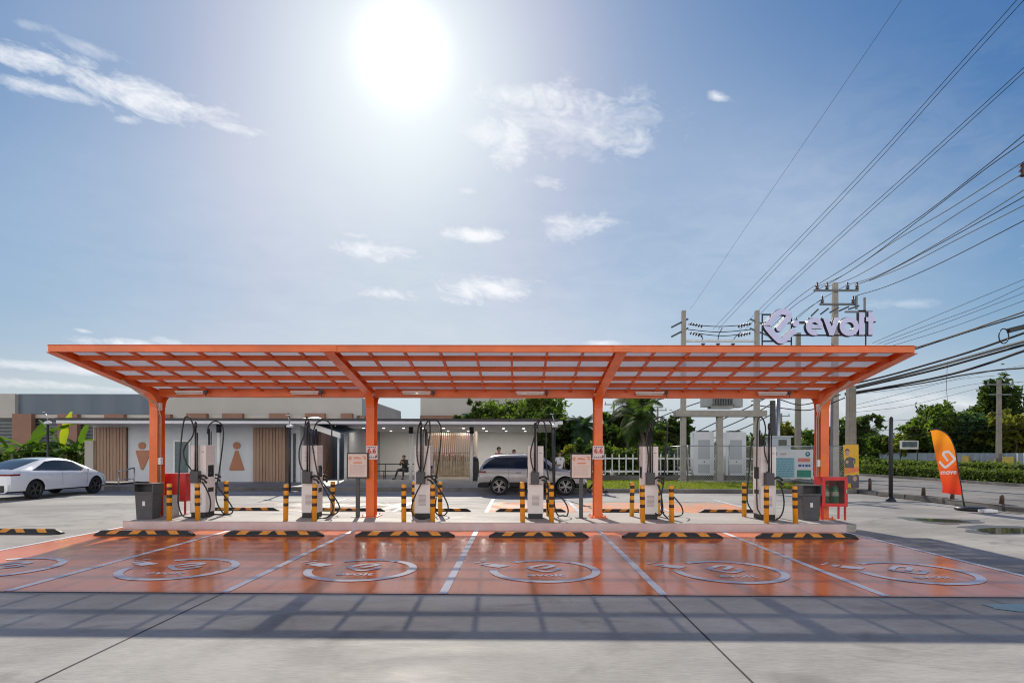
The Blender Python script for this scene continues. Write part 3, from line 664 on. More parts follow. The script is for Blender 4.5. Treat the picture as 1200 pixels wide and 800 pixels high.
CABLES = [
 [('f', [(226, 553), (218, 541), (215, 530), (218, 521), (225, 512), (227, 503), (224, 492), (219, 488), (215.5, 493), (212, 520), (209, 575), (210, 594), (216, 605), (231, 609.5), (243, 604), (247, 590), (244, 577), (237, 564)]),
  ('r', [(243, 508), (244.5, 499), (251, 493.5), (258, 495.5), (261.5, 503), (261, 520), (257, 552), (254, 570), (254, 587), (262, 601), (270, 602)]), ('r', [(250, 563), (258, 574), (270, 590), (273, 598), (268, 604), (246, 610)])],
 [('f', [(356, 553), (351, 541), (351, 525), (356, 510), (357.5, 497), (359, 489), (361, 491), (364, 508), (369, 540), (374, 560), (385, 582), (390, 592), (389, 600), (383, 606), (373, 607), (366, 602), (367, 594), (371, 589)]),
  ('r', [(367, 508), (371, 496), (379, 492), (386, 495), (389, 503), (388, 520), (384, 545), (379, 562)]), ('r', [(376, 562), (385, 573), (396, 588), (398, 596), (393, 602), (382, 605), (374, 602)])],
 [('f', [(493, 553), (489, 536), (489, 512), (491, 498), (496, 491), (501, 491), (504, 498), (503, 515), (498, 545), (495, 556)]), ('f', [(494, 566), (487, 580), (483, 592), (484, 602), (491, 608), (499, 608.5), (505, 604)]),
  ('r', [(496, 506), (499, 496), (506, 491.5), (513, 494), (516.5, 503), (515.5, 525), (512, 553), (510, 562)]), ('r', [(508, 562), (515, 573), (523, 587), (525, 596), (521, 603), (514, 605), (510, 598), (511, 582)])],
 [('f', [(626, 553), (622.5, 540), (622, 528), (626, 512), (626.5, 503), (629, 495), (633.5, 491.5), (638, 496), (640, 510), (640, 540), (643, 562)]),
  ('r', [(629, 502), (632, 494), (638, 491), (644, 493.5), (647, 503), (647.5, 530), (648.5, 560), (650, 590), (654, 603), (660, 608), (665, 604), (666, 596), (661, 586), (652, 579)]), ('r', [(640, 562), (643, 575), (642, 595), (645, 603)])],
 [('f', [(759, 553), (760, 535), (758, 518), (759, 506), (763, 500)]), ('f', [(764, 505), (764.5, 496), (769, 490), (775, 489), (780.5, 494), (782, 506), (780, 535), (778, 563), (775, 585), (777, 600), (783, 607)]), ('f', [(771, 567), (775, 580), (777, 596), (774, 603), (768, 601)]),
  ('r', [(785, 578), (792, 585), (798, 593), (799.5, 601), (794, 607), (783, 608)]), ('r', [(752, 522), (748, 530), (748, 542), (752, 552)])],
 [('f', [(902, 553), (901, 545), (896, 530), (896, 512), (897, 503), (895, 493), (891, 488.5), (888, 492), (887, 510), (887, 585), (890, 600), (898, 609), (908, 609.5), (916, 603), (919, 590), (917, 575), (912, 565)]),
  ('r', [(884, 512), (880, 525), (879, 545), (876, 575), (877, 590), (884, 601)]), ('r', [(906, 562), (908, 580), (908, 592), (905, 600)])]]
for i, root in enumerate(chargers):
    root.rotation_euler.z = R((0, 1.1, -.8, .5, -1.2, .7)[i]); root['label'] = 'white rapid charger with looped black cables %s %s' % (CREL[i], CDESC[i])
    for side, pl in CABLES[i]:
        Y = CY - .1 if side == 'f' else CY + .48
        m_ = len(pl); pts = []
        for j, (px, py) in enumerate(pl):
            low = max(0, (py - 560) / 50); yy = Y - .16 * low * (1 if side == 'f' else -.4) * (.5 + .5 * math.sin(j * 1.3 + i))
            q = P(px, py, yy); q.z = max(q.z, ISZ + .022); pts.append(q - Vector(root.location))
        mb = MB(); mb.tube(smooth_path(pts, 6), .0165, 8); mb.obj('cable', CABLEM, root)
# bollards: four round every charger
BCH = [('front left', -.315, 12.68), ('front right', .315, 12.68), ('rear left', -.315, 13.92), ('rear right', .315, 13.92)]
b0 = None
for i, x in enumerate(CX):
    for nm, dx, y in BCH:
        lab = 'yellow banded bollard, %s of the charger by %s' % (nm, CDESC[i])
        loc = (x + dx + .015, y, ISZ)
        if i == 0 and nm == 'rear left': continue
        if b0 is None:
            b0 = thing('bollard', lab, 'bollard', loc, 0, 'striped bollards on the charging island')
            mb = MB(); mb.lathe([(.053, 0), (.053, .79), (.050, .805), (.04, .81)], (0, 0, 0), 18); mb.obj('post', YELLOW, b0)
            for zz in (.70, .53, .36):
                mb = MB(); mb.lathe([(.0535, zz - .035), (.0548, zz - .034), (.0548, zz + .034), (.0535, zz + .035)], (0, 0, 0), 18); mb.obj('band', BANDBK, b0)
        else:
            r_ = dup(b0, loc, random.Random(i * 7 + len(nm)).uniform(0, 6), lab)
            r_.rotation_euler.x = random.Random(i * 3 + len(nm) * 5).uniform(-.02, .02); r_.rotation_euler.y = random.Random(i * 11 + len(nm)).uniform(-.015, .015)
# wheel stops
def stop_mesh(L):
    mb = MB(); W, Ht = .075, .10
    x = -L / 2; st = [(x, .3), (x + .13, 1.)]; cols = [0]
    pat = [(.10, 0), (.21, 1), (.30, 0), (.20, 1), (.32, 0), (.20, 1), (.30, 0), (.21, 1), (.10, 0)]; sc_ = (L - .26) / sum(p[0] for p in pat); c = x + .13
    for w_, k in pat: c += w_ * sc_; st.append((c, 1.)); cols.append(k)
    st.append((L / 2, .3)); cols.append(0)
    def sec(x, s):
        sk = -.11 * math.copysign(1, -x) if s == 1. and abs(x) < L / 2 - .14 else 0
        return [(x, -W, 0), (x - sk * .3, -W * .95, Ht * .34 * s), (x - sk, -W * .5, Ht * s), (x - sk * 1.3, W * .5, Ht * s), (x - sk, W * .95, Ht * .34 * s), (x, W, 0)]
    for j in range(len(st) - 1):
        a, b = sec(*st[j]), sec(*st[j + 1])
        for k in range(5):
            mb.mi = cols[j] if k in (1, 2) else 0
            mb.faces([a[k], a[k + 1], b[k + 1], b[k]], [(0, 1, 2, 3)])
        mb.mi = 0
        if j == 0: mb.faces(a, [tuple(range(6))])
        if j == len(st) - 2: mb.faces(b, [tuple(range(5, -1, -1))])
    bmesh.ops.remove_doubles(mb.bm, verts=mb.bm.verts[:], dist=.0005)
    return mb
SWH = ['in the bay left of the first charger', 'in the bay of the charger left of the left notice board', 'in the bay before the slatted wooden gate', 'in the bay before the silver SUV', 'in the bay before the white picket fence', 'in the rightmost orange bay']
SWF = ['in the bay before the first charger at left', 'in the bay before the second charger', 'before the charger standing in front of the wooden gate', 'before the charger standing in front of the silver SUV', 'before the charger in front of the white picket fence', 'before the charger at the right end']
s0 = None
for i, (px, py) in enumerate(((170, 630), (321.5, 630.3), (475, 630.6), (631.5, 631), (788, 631.3), (945.5, 631.6))):
    p = P(px, py, 11.59); lab = 'long striped rubber wheel stop ' + SWF[i]
    if s0 is None:
        s0 = stop_mesh(1.98).obj('wheel_stop', [RUBBER, STRIPE]); s0.location = (p.x, 11.59, .006)
        tag(s0, lab, 'wheel stop', 'striped wheel stops before the charging island')
    else:
        o = s0.copy(); link_o(o); o.location = (p.x, 11.59, .006); o['label'] = lab
o = s0.copy(); link_o(o); o.location = (P(17, 629, 11.75).x, 11.75, .006); o['label'] = 'black and orange wheel stop on bare concrete at the left picture edge'
for i, (px, w_) in enumerate(((286, 'behind the first charger at left'), (410, 'behind the left notice board'), (511, 'behind the charger in front of the gate'), (622, 'behind the charger in front of the SUV'), (737, 'behind the right notice board'), (861, 'behind the two rightmost chargers'))):
    p = P(px, 602.3, 16.42); o = s0.copy(); link_o(o); o.location = (p.x, 16.42, .006)
    o['label'] = 'distant striped wheel stop ' + w_; o['group'] = 'striped wheel stops behind the charging island'
# ================================================================ notice boards, price signs, bins, red cabinets
def notice(px, lab):
    p = GP(px, 606.5, ISZ); t = thing('notice_board', lab, 'notice board', (p.x, 13.5, ISZ), 0, 'notice boards on the island')
    mb = MB(); mb.b2((-.045, -.03, .012), (.045, .03, .93), .006); mb.obj('post', GREYP, t)
    mb = MB(); mb.b2((-.13, -.13, 0), (.13, .13, .014)); mb.obj('base_plate', GREYP, t)
    mb = MB(); z0, z1, w_ = .905, 1.50, .25
    mb.b2((-w_, -.035, z0), (w_, .02, z1), .004); mb.obj('frame', STEELD, t)
    mb = MB(); mb.b2((-w_ + .03, -.042, z0 + .03), (w_ - .03, -.034, z1 - .03)); sh = mb.obj('sheet', PAPER, t)
    r = random.Random(int(px)); f = lambda u, v: (u, -.0445, v)
    mb = MB()
    mb.faces([f(-.09, 1.375), f(.09, 1.375), f(.09, 1.355), f(-.09, 1.355)], [(0, 1, 2, 3)]); mb.faces([f(-.07, 1.40), f(.03, 1.40), f(.03, 1.388), f(-.07, 1.388)], [(0, 1, 2, 3)])
    mb.faces([f(-.10, 1.28), f(.11, 1.28), f(.11, 1.255), f(-.10, 1.255)], [(0, 1, 2, 3)])
    mb.faces([f(.12, 1.42), f(.20, 1.42), f(.20, 1.40), f(.12, 1.40)], [(0, 1, 2, 3)]); mb.faces([f(.15, 1.385), f(.19, 1.385), f(.19, 1.345), f(.15, 1.345)], [(0, 1, 2, 3)])
    mb.ribbon(LOGO(.00028, (-.17, 1.37)), .016, f)
    mb.obj('heading', INKO if px < 600 else [INKO], sh, False)
    mb = MB()
    for k in range(11):
        v = 1.215 - k * .022; x = -.18
        while x < .17:
            l = r.uniform(.02, .07); mb.faces([f(x, v), f(min(.185, x + l), v), f(min(.185, x + l), v - .007), f(x, v - .007)], [(0, 1, 2, 3)]); x += l + .012
    mb.obj('small_print', INKG, sh, False)
    return t
notice(417, 'black framed notice board on a grey post left of the second canopy column')
notice(681, 'black framed notice board on a grey post between SUV and third canopy column')
def price(px, lab):
    p = P(px, 530, 13.5); t = thing('price_sign', lab, 'sign', (p.x, 13.53, p.z), 0, 'price signs on the columns')
    mb = MB(); mb.b2((-.135, -.004, -.16), (.135, .006, .16), .002); mb.obj('panel', M('pale_pink_panel', (.72, .62, .62), .4), t)
    mb = MB(); f = lambda u, v: (u, -.0065, v)
    put_text(mb, '6.6', .165, lambda u, v: f(u, v + .035), .006); mb.obj('figures', INKR, t, False)
    mb = MB(); x = -.10
    for k in range(2):
        x = -.1
        while x < .08:
            mb.faces([f(x, .135 - k * .235), f(x + .028, .135 - k * .235), f(x + .028, .115 - k * .24), f(x, .115 - k * .24)], [(0, 1, 2, 3)]); x += .042
    mb.faces([f(.085, -.06), f(.122, -.06), f(.122, -.12), f(.085, -.12)], [(0, 1, 2, 3)]); mb.obj('small_print', INKD, t, False)
price(435.3, 'small 6.6 price sign fixed to the second canopy column beside notice board')
price(701.5, 'small 6.6 price sign fixed to the third canopy column, right of SUV')
def bin_(x, y, rz, lab):
    t = thing('litter_bin', lab, 'litter bin', (x, y, ISZ), rz, 'litter bins on the island')
    mb = MB(); mb.box((0, 0, .29), (.36, .30, .58), .015, None, 1.14); mb.obj('bin_body', GREYP, t)
    mb = MB(); w_, d_ = .225, .19
    mb.b2((-w_, -d_, .58), (-w_ + .03, d_, .78), .004); mb.b2((w_ - .03, -d_, .58), (w_, d_, .78), .004); mb.b2((-w_ + .03, d_ - .03, .58), (w_ - .03, d_, .78)); mb.b2((-w_, -d_, .781), (w_, d_, .80), .006)
    mb.b2((-w_, -d_ - .01, .555), (w_, d_ + .006, .579), .006); mb.b2((-w_ + .03, -d_, .5795), (w_ - .03, -d_ + .02, .61)); mb.obj('lid', GREYP, t)
    mb = MB(); mb.b2((-w_ + .031, -.02, .58), (w_ - .031, -.005, .78)); mb.obj('flap', BLACKP, t)
    mb = MB(); f = lambda u, v: (u, -.168, v)
    mb.b2((-.03, -.1715, .30), (.03, -.162, .40)); mb.obj('sticker', M('white_sticker', (.75, .75, .75), .4), t)
    return t
p = GP(170, 608, ISZ); bin_(p.x - .02, 13.05, 0, 'dark grey litter bin with open top beside the left canopy column')
p = GP(939, 607, ISZ); bin_(p.x + .02, 13.35, 0, 'dark grey litter bin squeezed against the red extinguisher cabinet')
EXTG = M('green_extinguisher', (.03, .22, .09), .3, 0, .1, 6, 0, .5, .3); GLASSP = None
m, nt, out = nodes('clear_pane'); PANE = m
tr = nd(nt, 'ShaderNodeBsdfTransparent'); tr.inputs[0].default_value = (.9, .93, .92, 1); gs = nd(nt, 'ShaderNodeBsdfGlossy'); gs.inputs['Roughness'].default_value = .03
mx = nd(nt, 'ShaderNodeMixShader'); fr = nd(nt, 'ShaderNodeFresnel'); fr.inputs[0].default_value = 1.5
link(nt, fr.outputs[0], mx.inputs[0]); link(nt, tr.outputs[0], mx.inputs[1]); link(nt, gs.outputs[0], mx.inputs[2]); link(nt, mx.outputs[0], out.inputs[0])
def redcab(x, y, rz, lab):
    t = thing('extinguisher_cabinet', lab, 'cabinet', (x, y, ISZ), rz, 'red extinguisher cabinets')
    W, D, z0, z1 = .29, .185, .31, .98
    mb = MB(); e = .03
    mb.b2((-W, D - e, z0), (W, D, z1)); mb.b2((-W, -D + .02, z0), (-W + e, D - e, z1)); mb.b2((W - e, -D + .02, z0), (W, D - e, z1)); mb.b2((-W + e, -D + .02, z0), (W - e, D - e, z0 + e)); mb.b2((-W + e, -D + .02, z1 - e), (W - e, D - e, z1)); mb.obj('cabinet_box', REDP, t)
    mb = MB(); b_ = .075
    mb.b2((-W, -D, z0), (-W + b_, -D + .018, z1), .003); mb.b2((W - b_, -D, z0), (W, -D + .018, z1), .003); mb.b2((-W + b_, -D, z0), (W - b_, -D + .018, z0 + b_)); mb.b2((-W + b_, -D, z1 - b_), (W - b_, -D + .018, z1)); d = mb.obj('door_frame', REDP, t)
    mb = MB(); mb.b2((-W + b_, -D + .006, z0 + b_), (W - b_, -D + .010, z1 - b_)); mb.obj('pane', PANE, d)
    mb = MB(); mb.b2((W - .05, -D - .02, .62), (W - .03, -D + .001, .70), .003); mb.obj('handle', GALV, d)
    for sx in (-1, 1):
        for sy in (-1, 1):
            mb = MB(); mb.b2((sx * (W - .035) - .018, sy * (D - .05) - .018, 0), (sx * (W - .035) + .018, sy * (D - .05) + .018, z0)); mb.obj('leg', REDP, t)
    return t
p = GP(968, 608, ISZ); cab = redcab(p.x + .08, 13.42, 0, 'red cabinet with glass door and green extinguishers at right end of island')
for k, dx in enumerate((-.115, .105)):
    e = thing('fire_extinguisher', ('green extinguisher standing at the left inside the red cabinet', 'green extinguisher standing at the right inside the red cabinet')[k], 'extinguisher', (cab.location.x + dx, 13.43, ISZ + .342), 0, 'extinguishers in the cabinet')
    mb = MB(); mb.lathe([(.06, 0), (.08, .015), (.082, .34), (.065, .40), (.025, .44), (.022, .47)], (0, 0, 0), 16); mb.obj('cylinder_body', EXTG, e)
    mb = MB(); mb.tube([(0, 0, .46), (0, -.02, .50), (.05, -.03, .52)], [.018, .02, .012], 8); mb.tube([(.02, -.03, .50), (.085, -.05, .42), (.088, -.05, .2), (.08, -.03, .12)], .008, 6); mb.obj('valve_and_hose', BLACKP, e)
    mb = MB(); mb.lathe([(.0825, .20), (.0835, .201), (.0835, .30), (.0825, .301)], (0, 0, 0), 16); mb.obj('paper_label', M('cream_label', (.66, .62, .5), .5), e)
p = GP(205, 602, ISZ); redcab(p.x + .0, 14.1, math.pi, 'bright red cabinet seen from behind at the left end of island')
p = GP(193, 606, ISZ); mb = MB(); mb.box((0, 0, .25), (.24, .24, .50), .012); o = mb.obj('concrete_block', CONC2); o.location = (p.x, 13.5, ISZ)
tag(o, 'pale concrete block between the litter bin and the left red cabinet', 'concrete block')
# ================================================================ rest house at the back
WALLW = M('blue_white_wall_paint', (.60, .63, .66), .6, 0, .05, .8)
WALLG = M('pale_grey_wall', (.82, .80, .77), .65, 0, .05, .6)
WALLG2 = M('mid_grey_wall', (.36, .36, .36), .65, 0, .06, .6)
BEIGE = M('beige_cladding', (.46, .43, .385), .65, 0, .05, .35)
SLATE = M('slate_blue_cladding', (.115, .150, .185), .5, 0, .06, .5, 0, .5, 0, .1, (1, 1, .02))
BROWN = M('brown_panel', (.27, .135, .085), .55, 0, .08, .8)
BROWND = M('dark_brown_board', (.10, .055, .04), .6, 0, .1, 1.5)
WOODS = M('wood_slat', (.34, .21, .145), .55, 0, .14, 3, .05, .5, 0, .1, (6, 6, .4))
TERRA = M('terracotta_figure', (.42, .17, .09), .5, 0, .05, 4)
GUTTER = M('dark_gutter', (.035, .035, .042), .5, 0, .1, 3)
FASCIA = M('pale_lilac_fascia', (.70, .70, .74), .5, 0, .03, 1)
SOFFIT = M('soffit_board', (.84, .81, .79), .6, 0, .03, 1)
PLZ = .176; PLY = 24.95
def X_(px, Y): return P(px, 560, Y).x
plat = MB(); plat.b2((X_(122, PLY), PLY, 0), (X_(640, PLY) , 42, PLZ), .01); struct(plat.obj('platform', PLATM))
mb = MB(); mb.b2((X_(122, PLY), PLY - .012, .004), (X_(640, PLY), PLY - .002, PLZ - .012)); struct(mb.obj('platform_kerb', KERBM))
RH = thing('rest_house', 'long low white flat roofed rest house with pale fascia along the back of the yard', 'building', (-9, 28.8, PLZ))
RO = Vector(RH.location)
def part(mb, name, mat, par=None):
    o = mb.obj(name, mat, par or RH); o.data.transform(Matrix.Translation(-RO)); return o
YF_, YW, YB_ = 26.7, 28.8, 38.2
zt = 3.13; zc = 2.99
xl, xr = X_(66, YF_), X_(659, YF_); xrb = X_(647, YB_)
mb = MB()   # roof slab with slanting right end
g0_, g1_ = X_(352, YW), X_(408, 31)
for o_ in ([(xl, YF_ + .03), (xr, YF_ + .03), (xr + .1, YF_ + 2.1), (xl, YF_ + 2.1)], [(xl, YF_ + 2.101), (g0_, YF_ + 2.101), (g0_, YB_), (xl, YB_)], [(g1_, YF_ + 2.101), (xr + .1, YF_ + 2.101), (xrb, YB_), (g1_, YB_)]): mb.prism(o_, lambda u, v: (u, v, zc), lambda u, v: (u, v, zt))
part(mb, 'roof_slab', SOFFIT)
mb = MB(); mb.b2((xl - .02, YF_, zc - .012), (xr + .02, YF_ + .028, zc + .125)); part(mb, 'fascia', FASCIA)
mb = MB(); mb.b2((xl - .03, YF_ - .05, zc + .127), (xr - .2, YF_ + .25, zc + .235)); part(mb, 'gutter', GUTTER)
# front walls of the toilet block
x0, x1 = X_(101, YW), X_(352, YW)
mb = MB(); mb.b2((x0 + .35, YW, PLZ), (x1, YW + .2, zc - .002)); mb.b2((x0 + .35, YW + .2, PLZ), (x0 + .55, YB_, zc - .002)); part(mb, 'front_wall', WALLW)
mb = MB(); mb.b2((X_(100, YW - .2), YW - .25, PLZ), (X_(110, YW - .2), YW + 2, 2.2)); part(mb, 'side_pier', BEIGE)
for a, b in ((110.5, 148.5), (297, 335)):
    xa, xb = X_(a, YW - .1), X_(b, YW - .1)
    mb = MB(); mb.b2((xa, YW - .05, PLZ + .05), (xb, YW - .004, zc - .12)); pn = part(mb, 'slat_backing', BROWND)
    n = 10
    for k in range(n):
        xx = xa + (xb - xa) * (k + .5) / n; mb = MB(); mb.b2((xx - .085, YW - .14, PLZ + .04), (xx + .055, YW - .052, zc - .11), .004); o = part(mb, 'slat', WOODS)
mb = MB(); mb.b2((X_(334.5, YW), YW - .12, PLZ), (X_(340.5, YW), YW - .002, zc - .01)); part(mb, 'brown_panel', BROWND)
mb = MB(); mb.b2((X_(344, YW), YW - .06, PLZ), (X_(346.5, YW), YW - .003, 2.6)); part(mb, 'dark_gap_strip', GUTTER)  # dark-coloured strip stands in for the shaded gap between the blocks
# door
mb = MB(); a, b = X_(203.5, YW), X_(223.5, YW); t_ = P(210, 515.5, YW).z
for q in ((a, a + .08), (b - .08, b)): mb.b2((q[0], YW - .05, PLZ + .02), (q[1], YW - .002, t_))
mb.b2((a + .08, YW - .05, t_ - .08), (b - .08, YW - .002, t_)); dr = part(mb, 'door_frame', WHITEP)
mb = MB(); mb.b2((a + .08, YW - .03, PLZ + .03), (b - .08, YW - .012, t_ - .08)); part(mb, 'door', M('teal_door', (.075, .125, .135), .25, 0, .05, 2))
mb = MB(); mb.tube([(b - .22, YW - .05, 1.0), (b - .22, YW - .05, 1.4)], .02, 6); part(mb, 'handle', GALV)
mb = MB(); a, b = X_(228.5, YW), X_(250, YW); mb.b2((a, YW - .03, t_ - .1), (b, YW - .002, t_ + .02)); part(mb, 'lintel_strip', FASCIA)
# man and woman figures
fm = lambda u, v: (P(u, v, YW).x, YW - .05, P(u, v, YW).z); fmb = lambda u, v: (P(u, v, YW).x, YW - .003, P(u, v, YW).z)
mb = MB(); mb.prism([(166.8 + 4.2 * math.cos(k * .3491), 522 + 4.2 * math.sin(k * .3491)) for k in range(18)], fm, fmb); o = part(mb, 'man_figure_head', TERRA)
mb = MB(); mb.prism([(159.6, 528.4), (161, 527.4), (176.5, 527.4), (178, 528.4), (168, 550.2), (166, 550.2)], fm, fmb); part(mb, 'man_figure_body', TERRA)
mb = MB(); mb.prism([(277.6 + 4.3 * math.cos(k * .3491), 521.8 + 4.3 * math.sin(k * .3491)) for k in range(18)], fm, fmb); part(mb, 'woman_figure_head', TERRA)
mb = MB(); mb.prism([(276.3, 527.6), (279.2, 527.6), (286.6, 549.8), (285.4, 550.8), (270.2, 550.8), (269, 549.8)], fm, fmb); part(mb, 'woman_figure_body', TERRA)
# waiting hall
XA, XB = X_(408, YB_ - .3), X_(630, YB_ - .3)
mb = MB(); mb.b2((XA - .2, YB_ - .25, PLZ), (XB, YB_ - .002, zc - .002)); part(mb, 'back_wall', WALLG)
mb = MB(); xa = X_(409, 31); mb.b2((xa - .15, 31, PLZ), (xa, YB_ - .25, zc - .002)); part(mb, 'partition_wall', WALLG2)
mb = MB(); xa = X_(352, YW); mb.b2((xa, YW, PLZ), (xa + .15, 33, zc - .002)); part(mb, 'partition_wall', WALLG2)
for px in (405, 481.5, 552.5):
    xx = X_(px, 30.2); mb = MB(); mb.tube([(xx, 30.2, PLZ), (xx, 30.2, 2.66)], .085, 12); ps = part(mb, 'post', WHITEP)
    mb = MB(); mb.tube([(xx, 30.2, 2.661), (xx, 30.2, zc - .001)], .12, 12); o = mb.obj('post_cap', BLACKP, ps); o.data.transform(Matrix.Translation(-RO))
xx = X_(256.5, 27.9); mb = MB(); mb.tube([(xx, 27.9, PLZ), (xx, 27.9, 2.60)], .085, 12); ps = part(mb, 'post', WHITEP)
mb = MB(); mb.tube([(xx, 27.9, 2.601), (xx, 27.9, zc - .001)], .12, 12); o = mb.obj('post_cap', BLACKP, ps); o.data.transform(Matrix.Translation(-RO))
LAMPM = M('lit_downlight', (.9, .9, .88), .4, 0, 0, 1, emis=((1, .96, .9), 3))
for Y, pxs in ((31.6, (426, 449.5, 473, 496, 519.5, 543, 566.5, 590, 613.5)), (35.6, (458, 482, 525, 549, 570, 593, 615.5))):
    for px in pxs:
        xx = X_(px, Y); mb = MB(); mb.tube([(xx, Y, zc - .02), (xx, Y, zc - .001)], .065, 12); part(mb, 'downlight', LAMPM)
        ld = bpy.data.lights.new('downlight_lamp', 'AREA'); ld.shape = 'DISK'; ld.size = .06; ld.energy = 7.5; ld.color = (1, .95, .88); lo_ = link_o(bpy.data.objects.new('downlight_lamp', ld)); lo_.parent = RH; lo_.location = Vector((xx, Y, zc - .024)) - RO
# lean-to roof in the gap between the blocks
lt_ = thing('lean_to_roof', 'small blue and white sloping lean-to roof on a thin post between two blocks', 'roof', P(397, 562, 27.5))
a, b = P(349, 490.5, 27.2), P(399, 507, 27.2); mb = MB(); mb.faces([a, b, b + Vector((0, 2.6, .25)), a + Vector((0, 2.6, .25)), a - Vector((0, 0, .09)), b - Vector((0, 0, .09)), b + Vector((0, 2.6, .16)), a + Vector((0, 2.6, .16))], [(0, 1, 2, 3), (4, 7, 6, 5), (1, 5, 6, 2), (0, 3, 7, 4), (2, 6, 7, 3), (0, 4, 5, 1)])
o = mb.obj('roof_sheet', M('blue_roof_sheet', (.09, .16, .24), .5), lt_); o.data.transform(Matrix.Translation(-lt_.location))
mb = MB(); n_ = Vector((0, -.03, 0)); d = Vector((0, 0, -.26)); mb.faces([a + n_, b + n_, b + n_ + d, a + n_ + d], [(0, 1, 2, 3)]); mb.faces([a + n_ * .2, b + n_ * .2, b + n_ * .2 + d, a + n_ * .2 + d], [(3, 2, 1, 0)]); o = mb.obj('fascia', WHITEP, lt_, False); o.data.transform(Matrix.Translation(-lt_.location))
mb = MB(); c_ = P(396.5, 560, 27.5); mb.tube([(c_.x, 27.5, PLZ), (c_.x, 27.5, 2.62)], .05, 8); o = mb.obj('post', WHITEP, lt_); o.data.transform(Matrix.Translation(-lt_.location))
# brown alley wall
mb = MB(); a = P(376, 560, 29.5); b = P(390, 560, 33.5); mb.faces([(a.x, a.y, PLZ), (b.x, b.y, PLZ), (b.x, b.y, 2.75), (a.x, a.y, 2.75), (a.x - .15, a.y + .1, PLZ), (b.x - .15, b.y + .1, PLZ), (b.x - .15, b.y + .1, 2.75), (a.x - .15, a.y + .1, 2.75)], [(0, 1, 2, 3), (7, 6, 5, 4), (0, 3, 7, 4), (1, 5, 6, 2), (3, 2, 6, 7)])
tag(mb.obj('alley_wall', BROWN), 'brown alley wall angled back beneath the blue lean-to roof', 'wall')
mb = MB(); a = X_(352, 34.5); b = X_(408, 34.5); mb.b2((a, 34.5, PLZ), (b, 34.7, 2.95)); tag(mb.obj('alley_end_wall', M('blue_grey_wall', (.17, .22, .27), .6)), 'blue grey wall closing the end of the alley behind a thin white post', 'wall')
# wooden gate of slats with a bamboo lower half
gt = thing('wooden_gate', 'tall wooden slat gate with bamboo filled lower half in a pale frame', 'gate', P(528, 563, 32)); GO = Vector(gt.location); GO.z = PLZ; gt.location.z = PLZ
ga, gb = X_(503, 32), X_(556, 32)
def gp(mb, n, m, par=None):
    o = mb.obj(n, m, par or gt); o.data.transform(Matrix.Translation(-GO)); return o
PALEW = M('pale_timber', (.58, .50, .42), .6, 0, .08, 3)
mb = MB(); mb.b2((ga, 31.96, PLZ + .02), (gb, 32.02, PLZ + .14)); mb.b2((ga, 31.96, 1.60), (gb, 32.02, 1.68)); mb.b2((ga - .09, 31.95, PLZ), (ga, 32.05, 2.72)); mb.b2((gb, 31.95, PLZ), (gb + .16, 32.08, 2.85)); gp(mb, 'frame', PALEW)
n = 22
for k in range(n):
    xx = ga + (gb - ga) * (k + .5) / n; mb = MB(); mb.b2((xx - .03, 31.90, 1.2), (xx + .03, 31.955, 2.62)); mb.mat(1); mb.b2((xx - .03, 31.90, 2.621), (xx + .03, 31.955, 2.74)); gp(mb, 'slat', [WOODS, PALEW])
mb = MB(); r = random.Random(5); xx = ga
while xx < gb - .02:
    w_ = r.uniform(.025, .045); mb.tube([(xx + w_ / 2, 31.99 + r.uniform(-.02, .02), PLZ + .14), (xx + w_ / 2 + r.uniform(-.02, .02), 31.99, 1.55 + r.uniform(-.1, .04))], w_ / 2, 5); xx += w_ + .004
gp(mb, 'bamboo_panel', M('bamboo', (.36, .25, .12), .6, 0, .3, 4))
# bench
bn = thing('bench', 'long black bench with backrail against the grey waiting hall wall', 'bench', (X_(456, 32.5), 32.5, PLZ)); w_ = 1.35
mb = MB(); mb.b2((-w_, -.18, .42), (w_, .22, .46), .01); mb.obj('seat', BLACKP, bn)
mb = MB(); mb.b2((-w_ - .7, .24, .80), (w_, .28, .86), .005); mb.obj('backrail', STEELD, bn)
for s in (-1, -.2, .95):
    mb = MB(); mb.tube([(s * w_ * .96, -.14, 0), (s * w_ * .96, -.14, .42)], .025, 6); mb.tube([(s * w_ * .96, .2, 0), (s * w_ * .96, .25, .80)], .025, 6); mb.tube([(s * w_ * .96, -.14, .12), (s * w_ * .96, .2, .12)], .02, 6); mb.obj('leg', STEELD, bn)
# dark suitcase-like bin by the post
mb = MB(); mb.box((0, 0, .55), (.5, .4, 1.1), .05, None, .9); mb.lathe([(.2, 1.1), (.22, 1.15), (.1, 1.3)], (0, 0, 0), 12); o = mb.obj('waste_container', BLACKP); o.location = (X_(556, 30.8), 30.8, PLZ); tag(o, 'black waste container behind the white post right of the wooden gate', 'container')
# ramp handrail
hr = thing('handrail', 'galvanised tube handrail beside the ramp at left of the rest house', 'handrail', GP(148, 574))
for px, py in ((139, 575), (157.5, 574)):
    q = GP(px, py) - Vector(hr.location); mb = MB(); mb.tube([(q.x, q.y, 0), (q.x, q.y, .80 if px < 150 else .95)], .03, 8); mb.obj('post', GALV, hr)
a, b = GP(139, 575) - Vector(hr.location), GP(157.5, 574) - Vector(hr.location); mb = MB()
mb.tube([(a.x, a.y, .82), (b.x, b.y, .97)], .028, 8); mb.tube([(a.x, a.y, .5), (b.x, b.y, .5)], .02, 6); mb.obj('rail', GALV, hr)
